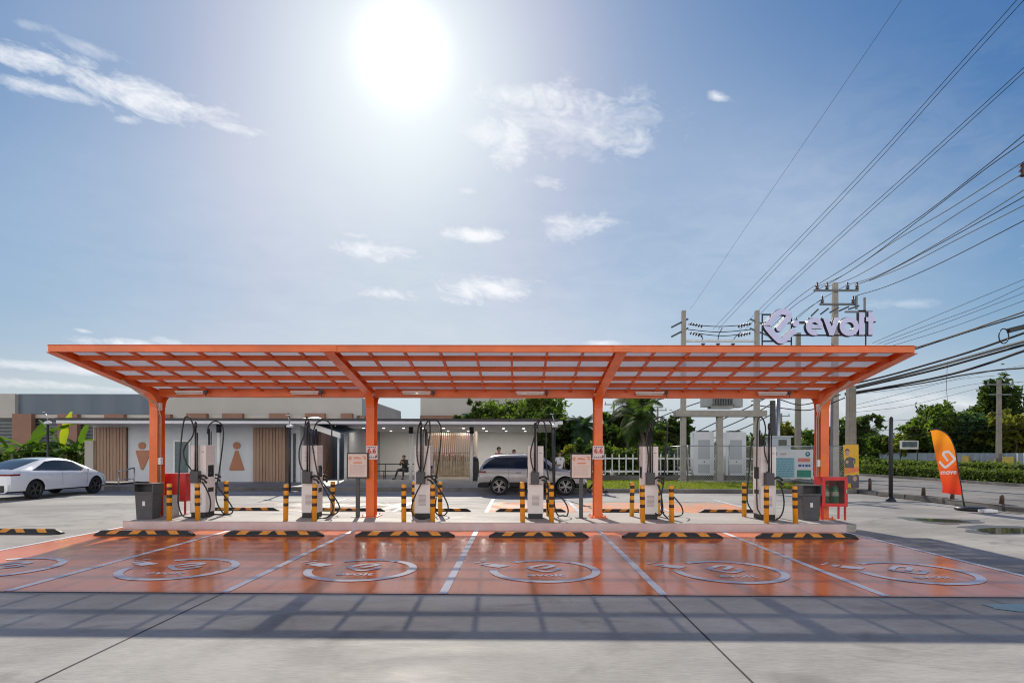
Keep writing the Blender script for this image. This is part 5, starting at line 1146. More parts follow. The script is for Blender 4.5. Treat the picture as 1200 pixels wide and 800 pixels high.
# --- safety board and meter cabinet
sb_ = thing('safety_board', 'wide pale blue safety notice board with green panel hung on the chain link fence', 'sign board', (X_at(929, 30.4), 30.4, P(929, 560.5, 30.4).z)); SO = Vector(sb_.location)
def brd(name, u0, v0, u1, v1, mat, dy, par=None):
    a, b = P(u0, v0, 30.4) - SO, P(u1, v1, 30.4) - SO; mb = MB(); mb.b2((a.x, -dy, b.z), (b.x, -dy + .02 if dy == 0 else -dy + .004, a.z)); return mb.obj(name, mat, par or sb_)
bs = brd('panel', 905, 526.5, 953, 560.5, M('pale_grey_board', (.52, .55, .57), .5, 0, .04, 2), 0)
brd('blue_field', 906, 536, 931, 559.5, M('pale_teal_print', (.22, .40, .46), .5, 0, .04, 3), .006); brd('green_field', 934, 550.5, 950.5, 559, M('green_print', (.01, .19, .13), .5), .006); brd('red_field', 935, 536.5, 949.5, 541, M('red_print', (.55, .16, .13), .5), .006)
r_ = random.Random(2); TEALI = M('teal_ink', (.06, .22, .30), .5)
mb = MB()
for k in range(11):
    u = 907
    while u < 929.5:
        l = r_.uniform(1.5, 5); a, b = P(u, 537.2 + k * 2, 30.4) - SO, P(min(930, u + l), 538 + k * 2, 30.4) - SO; mb.faces([(a.x, -.0135, a.z), (b.x, -.0135, a.z), (b.x, -.0135, b.z), (a.x, -.0135, b.z)], [(0, 1, 2, 3)]); u += l + .8
mb.obj('lettering_lines', TEALI, bs, False)
BLUEI = M('blue_ink', (.03, .07, .30), .5)
mb = MB()
for u, w_ in ((935.5, 3.6), (940.2, 2.2), (943.5, 3), (947.3, 2.4)):
    a, b = P(u, 543.8, 30.4) - SO, P(u + w_, 546.6, 30.4) - SO; mb.faces([(a.x, -.0135, a.z), (b.x, -.0135, a.z), (b.x, -.0135, b.z), (a.x, -.0135, b.z)], [(0, 1, 2, 3)])
mb.obj('blue_marks', BLUEI, bs, False)
mb = MB(); mb.ribbon([(u, v) for u, v in LOGO(.012, (909.3, 531.5))], .7, lambda u, v: P(u, 2 * 531.5 - v, 30.4) + Vector((0, -.0135, 0)) - SO); mb.obj('emblem', BLUEI, bs, False)
mb = MB(); put_text(mb, 'evolt', 3.6, lambda u, v: P(918 + u, 531.5 - v, 30.4) + Vector((0, -.0135, 0)) - SO, .05); mb.obj('maker_name', M('pale_red_ink', (.45, .20, .22), .5), bs, False)
mb = MB(); mb.prism([(946.5 + 2.9 * math.cos(k * .39), 531.8 + 2.9 * math.sin(k * .39)) for k in range(16)], lambda u, v: P(u, v, 30.4) + Vector((0, -.0145, 0)) - SO, lambda u, v: P(u, v, 30.4) + Vector((0, -.011, 0)) - SO); rs = mb.obj('round_symbol', M('dark_teal_ink', (.02, .16, .22), .5), sb_)
mb = MB(); put_text(mb, '+', 4.5, lambda u, v: P(946.5 + u, 531.6 - v, 30.4) + Vector((0, -.0165, 0)) - SO, .1); mb.obj('symbol_mark', WHITEP, rs, False)
mc = thing('meter_cabinet', 'pale blue grey meter cabinet with small window above the safety board', 'cabinet', (X_at(912, 32.2), 32.2, .14))
mb = MB(); z0, z1 = P(912, 545, 32.2).z - .14, P(912, 512.5, 32.2).z - .14; mb.b2((-.56, -.3, 0), (.56, .3, z1), .02); mb.b2((-.62, -.38, z1), (.66, .38, z1 + .09), .01); mb.obj('housing', M('blue_grey_cabinet', (.36, .42, .47), .5, 0, .05, 2), mc)
mb = MB(); mb.b2((-.12, -.32, z1 - .48), (.32, -.301, z1 - .12), .005); mb.obj('meter_window', M('dark_window', (.05, .06, .04), .2), mc)
# --- feather flag
FY = 17.5
def wv_(px, py): return .07 * math.sin((px - 1090) * .22 + (py - 504) * .05) + .03 * math.sin(py * .21)
ff = thing('feather_flag', 'tall orange to red feather flag with white emblem leaning on its pole by the kerb', 'flag', GP(1131, 597)); FFO = Vector(ff.location); FFO.y = FY; ff.location.y = FY
def fl(px, py, dy=0.): return P(px, py, FY + wv_(px, py) + dy) - FFO
edge_r = smooth_path([(1090, 504, 0), (1098, 503, 0), (1106, 506, 0), (1112, 511.5, 0), (1116, 519, 0), (1119.5, 530, 0), (1122, 545, 0), (1125, 563, 0), (1127.4, 580, 0)], 4)
edge_l = smooth_path([(1089.8, 504.5, 0), (1091, 507, 0), (1092, 512, 0), (1093.5, 520, 0), (1096, 532, 0), (1099, 546, 0), (1101.5, 558, 0), (1104.5, 570, 0), (1103.8, 577, 0)], 4)
m, nt, out = nodes('orange_red_flag_cloth'); tcx = nt.nodes.new('ShaderNodeTexCoord'); sx_ = nt.nodes.new('ShaderNodeSeparateXYZ'); link(nt, tcx.outputs['Generated'], sx_.inputs[0])
cc = ramp(nt, sx_.outputs[2], ((.05, (.62, .035, .012)), (.45, (.74, .11, .012)), (.85, (.85, .30, .012)))); dfb = nd(nt, 'ShaderNodeBsdfPrincipled'); dfb.inputs['Roughness'].default_value = .7; link(nt, cc, dfb.inputs['Base Color']); tlb = nd(nt, 'ShaderNodeBsdfTranslucent'); link(nt, cc, tlb.inputs[0]); mx = nd(nt, 'ShaderNodeMixShader'); mx.inputs[0].default_value = .4; link(nt, dfb.outputs[0], mx.inputs[1]); link(nt, tlb.outputs[0], mx.inputs[2]); link(nt, mx.outputs[0], out.inputs[0]); FLAGM = m
nC = 10; V = []; F = []
for a, b in zip(edge_l, edge_r):
    for k in range(nC + 1): q = a.lerp(b, k / nC); V.append(fl(q.x, q.y))
nr = len(edge_l)
for i in range(nr - 1):
    for k in range(nC): a = i * (nC + 1) + k; F.append((a, a + 1, a + nC + 2, a + nC + 1))
mb = MB().smooth(); mb.faces(V, F); fo = mb.obj('cloth', FLAGM, ff)
mb = MB(); pp = [fl(1131, 597), fl(1129.4, 588), fl(1127.8, 580)] + [fl(p.x + .4, p.y - .2) for p in edge_r[::-1]]; mb.tube(pp, [.022] * 3 + [.018] * (len(pp) - 3), 6); mb.obj('pole', STEELD, ff)
# emblem on the cloth: a rounded diamond e, and the word
def flm(u, v): return fl(u, v, -.02)
E = [(1113.5, 535.5), (1108.5, 541), (1103.6, 545.8), (1108.8, 553.5), (1112.5, 554), (1118.6, 546.2), (1115, 538.8), (1107.5, 531.8), (1103.8, 533.4), (1101.6, 538)]
E = [(1104.2, 538.2), (1109.8, 544.2), (1111.6, 545.6), (1112.5, 544.5)]
mb = MB(); mb.ribbon([(1110 - (x - 255) * .0735 - (y - 318) * .012, 538.2 + (y - 318) * .0700) for x, y in [(p.x, p.y) for p in smooth_path([(a, b, 0) for a, b in LOGO_PTS], 3)]], 3.0, flm)
if 0: mb.ribbon([(p.x, p.y) for p in smooth_path([(a, b, 0) for a, b in ((1110.5, 539.8), (1107.5, 543), (1110.8, 547.6), (1116.6, 543.2), (1117.4, 541.4), (1116.6, 539.4), (1111, 531.6), (1108, 530.8), (1103, 533.6), (1101.6, 536), (1103, 540.5), (1106, 546.5), (1108.6, 552.2), (1111, 554), (1114, 552))], 5)], 2.6, flm)
mb.obj('emblem', WHITEP, fo, False)
mb = MB(); put_text(mb, 'move', 8.2, lambda u, v: flm(1111.6 + u, 553 - v - u * .04), .2, 1.05); mb.obj('lettering', WHITEP, fo, False)
bs_ = MB(); bs_.lathe([(.30, 0), (.38, .01), (.40, .06), (.36, .11), (.2, .12)], (0, 0, 0), 24); bs_.obj('base_ring', BLACKP, ff)
# --- litter by the kerb
mb = MB(); mb.box((0, 0, .05), (.4, .25, .09), .03); o = mb.obj('white_bag', WHITEP); o.location = GP(1158, 600.5); tag(o, 'crumpled white bag lying on the slab right of the flag base', 'bag')
# --- far side of the road
FX_ = 44
fw = thing('corrugated_fence', 'long pale blue corrugated metal fence beyond the far carriageway', 'fence', (FX_, 40, 0))
mb = MB(); yy = 38.; pts = []
while yy < 130: pts.append((.06 * math.sin(yy * 9), yy - 40)); yy += .18
mb.prism(pts + [(p[0] + .03, p[1]) for p in pts[::-1]], lambda u, v: (u, v, 0), lambda u, v: (u, v, 1.75)); mb.obj('sheeting', M('pale_blue_sheeting', (.42, .47, .52), .5, .2, .08, .6), fw)
bb = thing('roadside_billboard', 'small white framed billboard on two posts above the corrugated fence', 'billboard', (X_at(1065, 62), 62, 0)); z0, z1 = H_at(526, 1065, 62), H_at(516, 1065, 62)
mb = MB(); mb.b2((-.95, -.12, z0), (.95, 0, z1), .02); mb.obj('panel', WHITEP, bb); mb = MB(); mb.b2((-.78, -.135, z0 + .2), (.8, -.125, z1 - .12)); mb.obj('picture', M('billboard_picture', (.10, .14, .15), .5, 0, .5, 2), bb)
for s in (-.9, .9): mb = MB(); mb.tube([(s, 0, 0), (s, 0, z1)], .05, 6); mb.obj('leg', STEELD, bb)
for px, u0, u1, v0, v1, c, lab in ((1131, 1127.5, 1135.5, 534, 548, (.45, .33, .04), 'yellow hoarding panel right of the feather flag on far fence'), (1142.5, 1138.5, 1146, 539, 549, (.02, .03, .03), 'black round topped sign on the far fence'), (1161, 1156, 1167, 536.5, 549, (.46, .40, .35), 'pale printed panel left of the grey utility pole'), (1181, 1175, 1188, 535, 549, (.46, .34, .05), 'yellow hoarding panel right of the grey utility pole')):
    a, b = PX(u0, v0, 43.6), PX(u1, v1, 43.6); mb = MB(); mb.b2((43.55, min(a.y, b.y), max(.1, b.z)), (43.66, max(a.y, b.y), a.z), .01); tag(mb.obj('hoarding_panel', M('hoarding_' + str(px), c, .5, 0, .15, 2)), lab, 'panel')
# ================================================================ trees and plants
def tx(px, Y): return (X_at(px, Y), Y, 0)
make_tree('broadleaf_tree', 'big dense dark round tree rising behind the rest house roof', 'tree', tx(617, 50), 6.4, 5.0, LEAFG, 1, 21000, .25, .35, .12, None, 14, .95)
make_bush('roofline_shrub', 'bushy mid green shrub above the roof gutter behind the gate', 'shrub', (X_at(566, 48), 48, 3.3), (3.2, 2, 2.4), LEAFD, 3, 1800, .26)
make_tree('broadleaf_tree', 'dark leafy tree behind the silver SUV at the end of the rest house', 'tree', tx(662, 44), 4.6, 3.6, LEAFD, 4, 8000, .26, .25, .1, None, 10)
make_tree('broadleaf_tree', 'leafy mid green tree left of the palms behind the picket fence', 'tree', tx(733, 48), 5.5, 3.4, LEAFG, 5, 7500, .27, .25, .15, None, 10)
make_tree('broadleaf_tree', 'low dark tree just behind the third canopy column', 'tree', tx(712, 44), 4.0, 2.2, LEAFD, 8, 4500, .24, .2, .1, None, 8)
make_tree('broadleaf_tree', 'loose dark tree between the palms and transformer poles', 'tree', tx(787, 56), 5.2, 3.6, LEAFD, 6, 6000, .28, .2, .12, None, 9)
make_tree('broadleaf_tree', 'small yellow green tree between cable ladder and leaning pole', 'tree', tx(918, 48), 4.4, 1.7, LEAFY, 7, 2600, .24, .12, .35, None, 7)
make_tree('broadleaf_tree', 'low green tree between the transformer cabinets and right column', 'tree', tx(947, 52), 3.7, 2.6, LEAFG, 9, 3500, .25, .15, .1, None, 8)
make_tree('broadleaf_tree', 'dark tree directly behind the right canopy column', 'tree', tx(988, 60), 5.4, 3.4, LEAFD, 10, 4500, .3, .2, .1, None, 9)
make_tree('broadleaf_tree', 'green shrub like tree behind the two pale power cabinets', 'tree', tx(880, 50), 3.6, 2.4, LEAFG, 21, 3000, .24, .12, .1, None, 8)
# rows beyond the road
for i, (px, Y, h, r, mt, n, lab) in enumerate(((1010, 78, 4.6, 3.6, LEAFD, 5000, 'dark far tree right of the banner pole across the road'), (1030, 72, 3.9, 3.4, LEAFG, 5000, 'light green far tree left of the black steel post'), (1052, 70, 3.7, 3.4, LEAFG, 4500, 'green far tree behind the black steel post'), (1078, 66, 4.2, 3.4, LEAFY, 5200, 'yellowish far tree behind the small billboard'),
    (1108, 62, 6.7, 4.3, LEAFG, 7000, 'bright green spreading tree above the feather flag'), (1098, 74, 8.0, 4.6, LEAFD, 6000, 'dark layered tree top just left of the feather flag tip'), (1140, 60, 6.0, 3.8, LEAFB, 6000, 'blue green tree right of the feather flag'), (1174, 74, 11.6, 4.6, LEAFD, 9000, 'tallest dark round tree behind the far grey utility pole'), (1190, 56, 5.8, 3.6, LEAFY, 5000, 'olive tree with thin bare trunk at the right picture edge'), (1162, 58, 5.0, 3.2, LEAFD, 4500, 'dark bush like tree left of the far grey utility pole'), (1230, 62, 7, 4.5, LEAFG, 4000, 'green tree cut off by the right picture edge'))):
    make_tree('roadside_tree', lab, 'tree', tx(px, Y), h, r, mt, 30 + i, n, .33, .22, .16, None, 10)
# distant wood along the horizon
rng = np.random.default_rng(77); n = 26000; C = np.empty((n, 3)); C[:, 0] = rng.uniform(-60, 420, n); k = rng.integers(0, 90, n); kx = rng.uniform(-40, 420, 90); ky = rng.uniform(110, 210, 90); kh = rng.uniform(3.2, 6.2, 90); kr = rng.uniform(3.5, 7, 90)
d = rng.normal(size=(n, 3)); d /= np.linalg.norm(d, axis=1)[:, None]; d *= rng.random(n)[:, None] ** .4
C[:, 0] = kx[k] + d[:, 0] * kr[k]; C[:, 1] = ky[k] + d[:, 1] * 4; C[:, 2] = np.abs(kh[k] * .5 + d[:, 2] * kh[k] * .55)
V, F = leaf_cards(C, rng.uniform(.5, 1.1, n), rng); struct(mesh_np('distant_wood', V, F, LEAFB), 'stuff')
# --- palms
def make_palm(label, loc, h, seed, fl=2.4, nf=22, group=None, mat=LEAFD):
    rnd = random.Random(seed); t = thing('palm_tree', label, 'tree', loc, 0, group)
    mb = MB(); pts = [(.12 * math.sin(k * .7 + seed), .1 * k / 8, h * k / 8) for k in range(9)]; mb.tube(pts, [.22 - .012 * k for k in range(9)], 8); mb.obj('trunk', CANE, t)
    V = []; F = []; top = Vector(pts[-1])
    for f in range(nf):
        a = f * 2.4 + rnd.uniform(-.2, .2); e = R(rnd.uniform(-50, 78)); L = fl * rnd.uniform(.75, 1.1); p = top.copy(); d = Vector((math.cos(a) * math.cos(e), math.sin(a) * math.cos(e), math.sin(e))); n_ = 12; prev = p.copy()
        for s in range(n_):
            p = p + d * L / n_; d = (d + Vector((0, 0, -.16))).normalized(); side = d.cross(Vector((0, 0, 1))).normalized(); ll = fl * .32 * math.sin(math.pi * (s + 1.2) / (n_ + 2))
            for sg in (-1, 1):
                for q in (0, .5):
                    b = prev.lerp(p, q); tip = b + side * sg * ll + d * ll * .55 + Vector((0, 0, -ll * .4)); w_ = d * .06; i0 = len(V); V += [b - w_, b + w_, tip]; F.append((i0, i0 + 1, i0 + 2))
            prev = p.copy()
    mesh_np('fronds', [tuple(v) for v in V], F, mat, t); return t
make_palm('palm with drooping fronds left of the thin far pole', tx(737, 46), 5.4, 2, 2.0, 26)
make_palm('taller palm with upright fronds right of its neighbour palm', tx(748, 44), 5.2, 5, 2.3, 30)
make_palm('small palm left of the third canopy column', tx(683, 42), 3.6, 8, 1.9, 26, None, LEAFB)
make_palm('young palm behind the chargers with brown hanging skirt', tx(752, 40), 3.9, 11, 2.0, 24)
make_palm('far palm crown near the horizon right of the banner pole', tx(1019, 120), 6.5, 14, 3.2, 22)
# --- banana plants and dark hedge at the left edge
BANM = leaf_mat('banana_leaf', (.05, .10, .018), (.11, .19, .03), .5); BANY = leaf_mat('yellow_banana_leaf', (.22, .26, .02), (.30, .33, .03), .55)
def banana(label, loc, leaves, seed):
    rnd = random.Random(seed); t = thing('banana_plant', label, 'plant', loc); t.scale = (1.22,) * 3
    mb = MB(); mb.tube([(0, 0, 0), (.03, 0, .6), (0, .02, 1.3)], [.11, .09, .05], 9); mb.obj('stem', M('banana_stem', (.14, .17, .06), .6) if 'banana_stem' not in bpy.data.materials else bpy.data.materials['banana_stem'], t)
    for az_, el_, L, W_, droop, mat in leaves:
        a, e = R(az_), R(el_); p = Vector((0, 0, 1.2)); d = Vector((math.cos(a) * math.cos(e), math.sin(a) * math.cos(e), math.sin(e))); n = 14; V = []; F = []; P_ = [p.copy()]
        for s in range(n): p = p + d * L / n; d = (d + Vector((0, 0, -droop / n))).normalized(); P_.append(p.copy())
        for s, q in enumerate(P_):
            dd = (P_[min(s + 1, n)] - P_[max(s - 1, 0)]).normalized(); side = dd.cross(Vector((0, 0, 1))); side = side.normalized() if side.length > .05 else Vector((math.sin(a), -math.cos(a), 0)); up = side.cross(dd); w_ = 0 if s < 2 else W_ / 2 * math.sin(math.pi * min(1, (s - 1.6) / (n - 1.2))) ** .6
            jag = 1 - .18 * (rnd.random() < .3)
            V += [q + side * w_ * jag + up * w_ * .35, q, q - side * w_ * jag + up * w_ * .35]
        for s in range(n): i0 = s * 3; F += [(i0, i0 + 1, i0 + 4, i0 + 3), (i0 + 1, i0 + 2, i0 + 5, i0 + 4)]
        mesh_np('leaf', [tuple(v) for v in V], F, mat, t, True)
    return t
banana('banana plant with one upright bright yellow green leaf', tx(73, 29.5), [(70, 80, 1.9, .60, .35, BANY), (10, 45, 2.0, .5, 1.2, BANM), (170, 40, 2.2, .5, 1.3, BANM), (200, 70, 1.7, .45, .8, BANM), (-20, 25, 1.9, .45, 1.0, BANM), (-60, 35, 1.5, .45, 1.2, BANM), (120, 30, 1.6, .45, 1.0, BANM)], 1)
banana('banana plant with a slanting leaf at far left behind the white car', tx(14, 29), [(20, 42, 2.6, .55, .5, BANM), (160, 30, 2.0, .5, 1.2, BANM), (-10, 15, 2.6, .55, .7, BANM), (200, 60, 1.8, .45, .9, BANM), (-60, 30, 1.8, .5, 1.0, BANM)], 2)
banana('banana plant with arching leaves between lamp post and wooden slats', tx(92, 30), [(30, 55, 1.9, .45, 1.1, BANM), (-15, 35, 2.0, .42, .9, BANM), (160, 50, 1.8, .45, 1.2, BANM), (230, 45, 1.6, .42, 1.2, BANM), (80, 75, 1.6, .4, .6, BANM)], 3)
banana('banana plant drooping over the hedge left of the lamp post', tx(38, 29.8), [(170, 35, 2.4, .5, 1.4, BANM), (5, 30, 2.2, .5, 1.2, BANM), (-50, 40, 1.8, .45, 1.3, BANM), (100, 70, 1.7, .45, .9, BANM), (215, 50, 1.8, .45, 1.1, BANM)], 4)
make_bush('dark_hedge', 'dark clipped hedge behind the white car under the banana leaves', 'hedge', (X_at(45, 30.4), 30.4, 0), (8.5, 1.4, 2.0), LEAFD, 17, 7000, .17)
make_bush('shrub', 'dark shrub beside the wooden slat panel behind the white car bonnet', 'shrub', (X_at(92, 28.8), 28.8, 0), (1.5, .9, 1.5), LEAFD, 19, 2200, .13)
make_bush('shrub', 'flowering pale shrub behind the picket fence near third column', 'shrub', (X_at(760, 35), 35, 0), (6, 1, 2.3), LEAFG, 23, 3500, .17)
make_bush('shrub', 'low shrub inside the chain link yard behind the cabinets', 'shrub', (X_at(900, 37), 37, 0), (9, 1.2, 2.2), LEAFD, 24, 4000, .18)
make_bush('shrub', 'shrub with yellow tips behind picket fence left part', 'shrub', (X_at(705, 36), 36, 0), (4, 1, 2.2), LEAFY, 25, 2200, .16)
make_bush('shrub', 'dark green shrub growing behind the notice board and silver SUV', 'shrub', (X_at(668, 34.5), 34.5, 0), (2.6, 1.4, 2.4), LEAFD, 26, 2600, .17)
# ================================================================ cars
CARW = M('white_car_paint', (.78, .79, .81), .22, 0, .01, 2, 0, .5, .9, .03); CARS = M('silver_car_paint', (.35, .345, .34), .3, .3, .02, 2, 0, .5, .8, .03)
CARGL = M('tinted_car_glass', (.012, .014, .018), .04, 0, .02, 2, 0, .6, 0, .01); TYRE = M('tyre_rubber', (.014, .014, .014), .7, 0, .1, 9); RIMM = M('dark_alloy', (.10, .10, .105), .35, .6, .1, 5); RIML = M('silver_alloy', (.33, .33, .34), .35, .7, .1, 5)
ARCHM = M('wheel_arch_black', (.01, .01, .01), .8); TAILM = M('tail_lamp_red', (.20, .012, .014), .15, 0, .05, 4); TRIMB = M('black_trim', (.016, .016, .017), .4)
def bmesh_from(o):
    b = bmesh.new(); b.from_mesh(o.data); return b
def car(name, label, loc, rz, paint, prof, wid, wheels, wr, glass, roofw, zb, rim, tail, rails=False, clad=False, sill=False):
    t = thing(name, label, 'car', loc, rz)
    K = np.array(prof, float); xs = np.linspace(K[0, 0], K[-1, 0], 64); xs = np.unique(np.concatenate([xs, K[:2, 0], K[-2:, 0]]))
    def ip(c, sm=5):
        y = np.interp(xs, K[:, 0], K[:, c]); ye = np.pad(y, sm, 'edge'); k = np.hanning(sm * 2 + 3)[1:-1]; k /= k.sum(); y2 = np.convolve(ye, k, 'valid'); y2[0] = y[0]; y2[-1] = y[-1]; return y2
    zbelt, zt = ip(1), ip(2); Wd = np.array(wid, float); hw = np.interp(xs, Wd[:, 0], Wd[:, 1]); ye = np.pad(hw, 4, 'edge'); kk = np.hanning(11)[1:-1]; hw = np.convolve(ye, kk / kk.sum(), 'valid')
    RW = np.array(roofw, float); rw = np.interp(xs, RW[:, 0], RW[:, 1]) * hw; zt = np.maximum(zt, zbelt + .015)
    def ring(i):
        w, zl, zz, r = hw[i], zbelt[i], zt[i], rw[i]; zm = zb + (zl - zb) * .58; k = min(1, (zz - zl) / .25)
        h = [(0, zb), (w * .86, zb), (w * .96, zb + .05), (w * .995, zb + (zl - zb) * .3), (w, zm), (w * .985, zl - .05), (w * .955, zl), (w * .955 * (1 - k) + k * (w * .93 * .6 + r * .4) if k < 1 else (w * .93 * .55 + r * .45), zl + (zz - zl) * .45), (r * 1.03, zl + (zz - zl) * .86), (r * .9, zz - .012), (r * .5, zz + .012 * k), (0, zz + .018 * k)]
        return [(xs[i], y, z) for y, z in h] + [(xs[i], -y, z) for y, z in h[-2:0:-1]]
    bm = MB().smooth(); rings = [[bm.bm.verts.new(p) for p in ring(i)] for i in range(len(xs))]; n = len(rings[0]); fs = []
    for A, B in zip(rings, rings[1:]):
        for k in range(n): fs.append(bm.bm.faces.new((A[k], A[(k + 1) % n], B[(k + 1) % n], B[k])))
    fs += [bm.bm.faces.new(rings[0][::-1]), bm.bm.faces.new(rings[-1])]; bm._fin(fs)
    body = bm.obj('body', [paint, ARCHM, TRIMB], t)
    cut = MB().mat(0)
    for wx in wheels: cut.tube([(wx, -1.3, wr), (wx, 1.3, wr)], wr * 1.14, 28)
    co = cut.obj('cutter', ARCHM, t); bpy.context.view_layer.update()
    md = body.modifiers.new('b', 'BOOLEAN'); md.operation = 'DIFFERENCE'; md.object = co; md.solver = 'EXACT'; md.material_mode = 'TRANSFER'
    dg = bpy.context.evaluated_depsgraph_get(); me = bpy.data.meshes.new_from_object(body.evaluated_get(dg)); body.modifiers.clear(); body.data = me; me.set_sharp_from_angle(angle=R(38)); bpy.data.objects.remove(co)
    for f in me.polygons:
        if (clad and f.center.z < zb + .17 or sill and f.center.z < zb + .075) and f.material_index == 0: f.material_index = [i for i, m_ in enumerate(me.materials) if m_ == TRIMB][0] if TRIMB in list(me.materials) else 0
    # windows follow the body, a few millimetres proud
    gi = lambda x: int(np.argmin(np.abs(xs - x)))
    def P_side(i, tt, s):                       # tt 0 belt .. 1 rail
        rg = ring(i); a, b, c = (Vector(rg[k]) for k in (6, 7, 8)); q = a.lerp(b, tt / .5) if tt < .5 else b.lerp(c, (tt - .5) / .5); nrm = Vector((0, (c - a).z, -(c - a).y)).normalized(); q = q + nrm * .006; return Vector((q.x, q.y * s, q.z))
    for g0, g1, t0f, t1f in glass['side']:
        for s in (-1, 1):
            idx = list(range(gi(g0), gi(g1) + 1)); mb = MB().smooth(); pts = []; m_ = 5
            for i in idx:
                u = min(1, max(0, (xs[i] - g0) / (g1 - g0))); lo, hi = t0f(u), t1f(u)
                for k in range(m_): pts.append(P_side(i, lo + (hi - lo) * k / (m_ - 1), s))
            mb.faces(pts, [(a * m_ + k, a * m_ + k + 1, (a + 1) * m_ + k + 1, (a + 1) * m_ + k) for a in range(len(idx) - 1) for k in range(m_ - 1)]); mb.obj('side_window', CARGL, t)
    for nm, g0, g1 in glass['top']:
        idx = [i for i in range(len(xs)) if g0 <= xs[i] <= g1]; mb = MB().smooth(); pts = []; ys = (-.9, -.5, 0, .5, .9)
        for i in idx:
            sl_ = 1
            for y in ys: pts.append(Vector((xs[i], y * rw[i] * .97, zt[i] + (.022 if abs(y) < .6 else .004))))
        mb.faces(pts, [(a * 5 + k, a * 5 + k + 1, (a + 1) * 5 + k + 1, (a + 1) * 5 + k) for a in range(len(idx) - 1) for k in range(4)]); mb.obj(nm, CARGL, t)
    for wx in wheels:
        for s in (-1, 1):
            yw = (np.interp(wx, xs, hw) - .12) * s; w_ = MB(); T = Matrix.Translation((wx, yw, wr)) @ Matrix.Rotation(R(90) * -s, 4, 'X')
            w_.lathe([(wr * .70, -.1), (wr * .93, -.105), (wr, -.07), (wr, .07), (wr * .93, .105), (wr * .70, .1), (wr * .70, -.1)], (0, 0, 0), 30, T, False); wo = w_.obj('wheel', TYRE, t)
            rm = MB(); rm.lathe([(wr * .70, .05), (wr * .71, .096), (wr * .66, .098), (wr * .645, .05), (wr * .70, .05)], (0, 0, 0), 30, T, False); rm.lathe([(.0, .085), (wr * .15, .088), (wr * .16, .06)][1:], (0, 0, 0), 12, T)
            for k in range(10):
                a = k * R(36) + (R(8) if k % 2 else R(-8)); M4 = T @ Matrix.Rotation(a, 4, 'Z'); rm.box((wr * .40, 0, .072), (wr * .54, .030, .022), 0, M4)
            rm.obj('rim', rim, wo)
            dk = MB(); dk.lathe([(wr * .69, -.05), (wr * .68, .03), (.02, .035)], (0, 0, 0), 20, T); dk.obj('brake_disc', ARCHM, wo)
    for s in (-1, 1):                              # mirror, tail lamp, handles, door seams
        mx_ = glass['mirror']; i = gi(mx_); mb = MB(); b_ = ring(i)[6]; mb.box((mx_, s * (b_[1] + .10), b_[2] + .05), (.12, .20, .13), .035); mb.obj('mirror', paint if not clad else TRIMB, t)
        x0, x1, z0, z1 = tail; mb = MB().smooth(); pts = []; idx = [i for i in range(len(xs)) if x0 <= xs[i] <= x1]
        for i in idx:
            for z in (z0, z1): pts.append((xs[i] - .004, s * (hw[i] * .985 + .006), z if z == z0 else z1))
        pts += [(xs[idx[0]] - .012, s * hw[idx[0]] * .35, z0), (xs[idx[0]] - .012, s * hw[idx[0]] * .35, z1)]
        m_ = len(idx); fs = [(2 * k, 2 * k + 1, 2 * k + 3, 2 * k + 2) for k in range(m_ - 1)] + [(0, 1, 2 * m_ + 1, 2 * m_)]; mb.faces(pts, fs); mb.obj('tail_lamp', TAILM, t)
        for dx in glass['handles']:
            i = gi(dx); mb = MB(); mb.box((dx, s * (hw[i] * .992 + .004), zbelt[i] - .13), (.22, .02, .025), .006); mb.obj('door_handle', TRIMB if clad else paint, t)
        for dx in glass['seams']:
            i = gi(dx); rg = ring(i); mb = MB(); mb.ribbon([(0, k) for k in (0, 1, 2, 3)], .01, lambda u, v: (dx + u, s * (rg[3 + int(min(3, max(0, round(v))))][1] + .004), rg[3 + int(min(3, max(0, round(v))))][2])); mb.obj('door_seam', TRIMB, t, False)
    if rails:
        for s in (-1, 1):
            i0, i1 = gi(-1.55), gi(.15); mb = MB(); mb.tube([(xs[i], s * rw[i] * .95, zt[i] + .035) for i in range(i0, i1, 3)], .018, 6); mb.obj('roof_rail', GALV, t)
    return t
one = lambda v: (lambda u: v)
sed = [(-2.36, .62, .64), (-2.30, .86, .90), (-2.2, .97, 1.02), (-1.9, .985, 1.085), (-1.5, .97, 1.20), (-1.0, .95, 1.345), (-.45, .935, 1.435), (.05, .925, 1.445), (.5, .915, 1.385), (.95, .905, 1.225), (1.35, .89, 1.03), (1.55, .87, .91), (1.95, .79, .815), (2.2, .67, .695), (2.32, .52, .55)]
wid = [(-2.36, .74), (-2.25, .84), (-1.8, .91), (-1.2, .93), (0, .925), (1.3, .925), (1.9, .87), (2.2, .74), (2.32, .58)]
rfw = [(-2.36, .85), (-1.9, .75), (-1.2, .66), (-.4, .63), (.3, .63), (.9, .68), (1.4, .80), (1.6, .86), (2.32, .9)]
pr, pf_ = GP(38.5, 584.6), GP(112.5, 577.6); dv_ = (pf_ - pr); hd = math.atan2(dv_.y, dv_.x); wb = 2.84
side_n = Vector((-dv_.y, dv_.x, 0)).normalized(); cen = (pr + pf_) / 2 + side_n * .86 
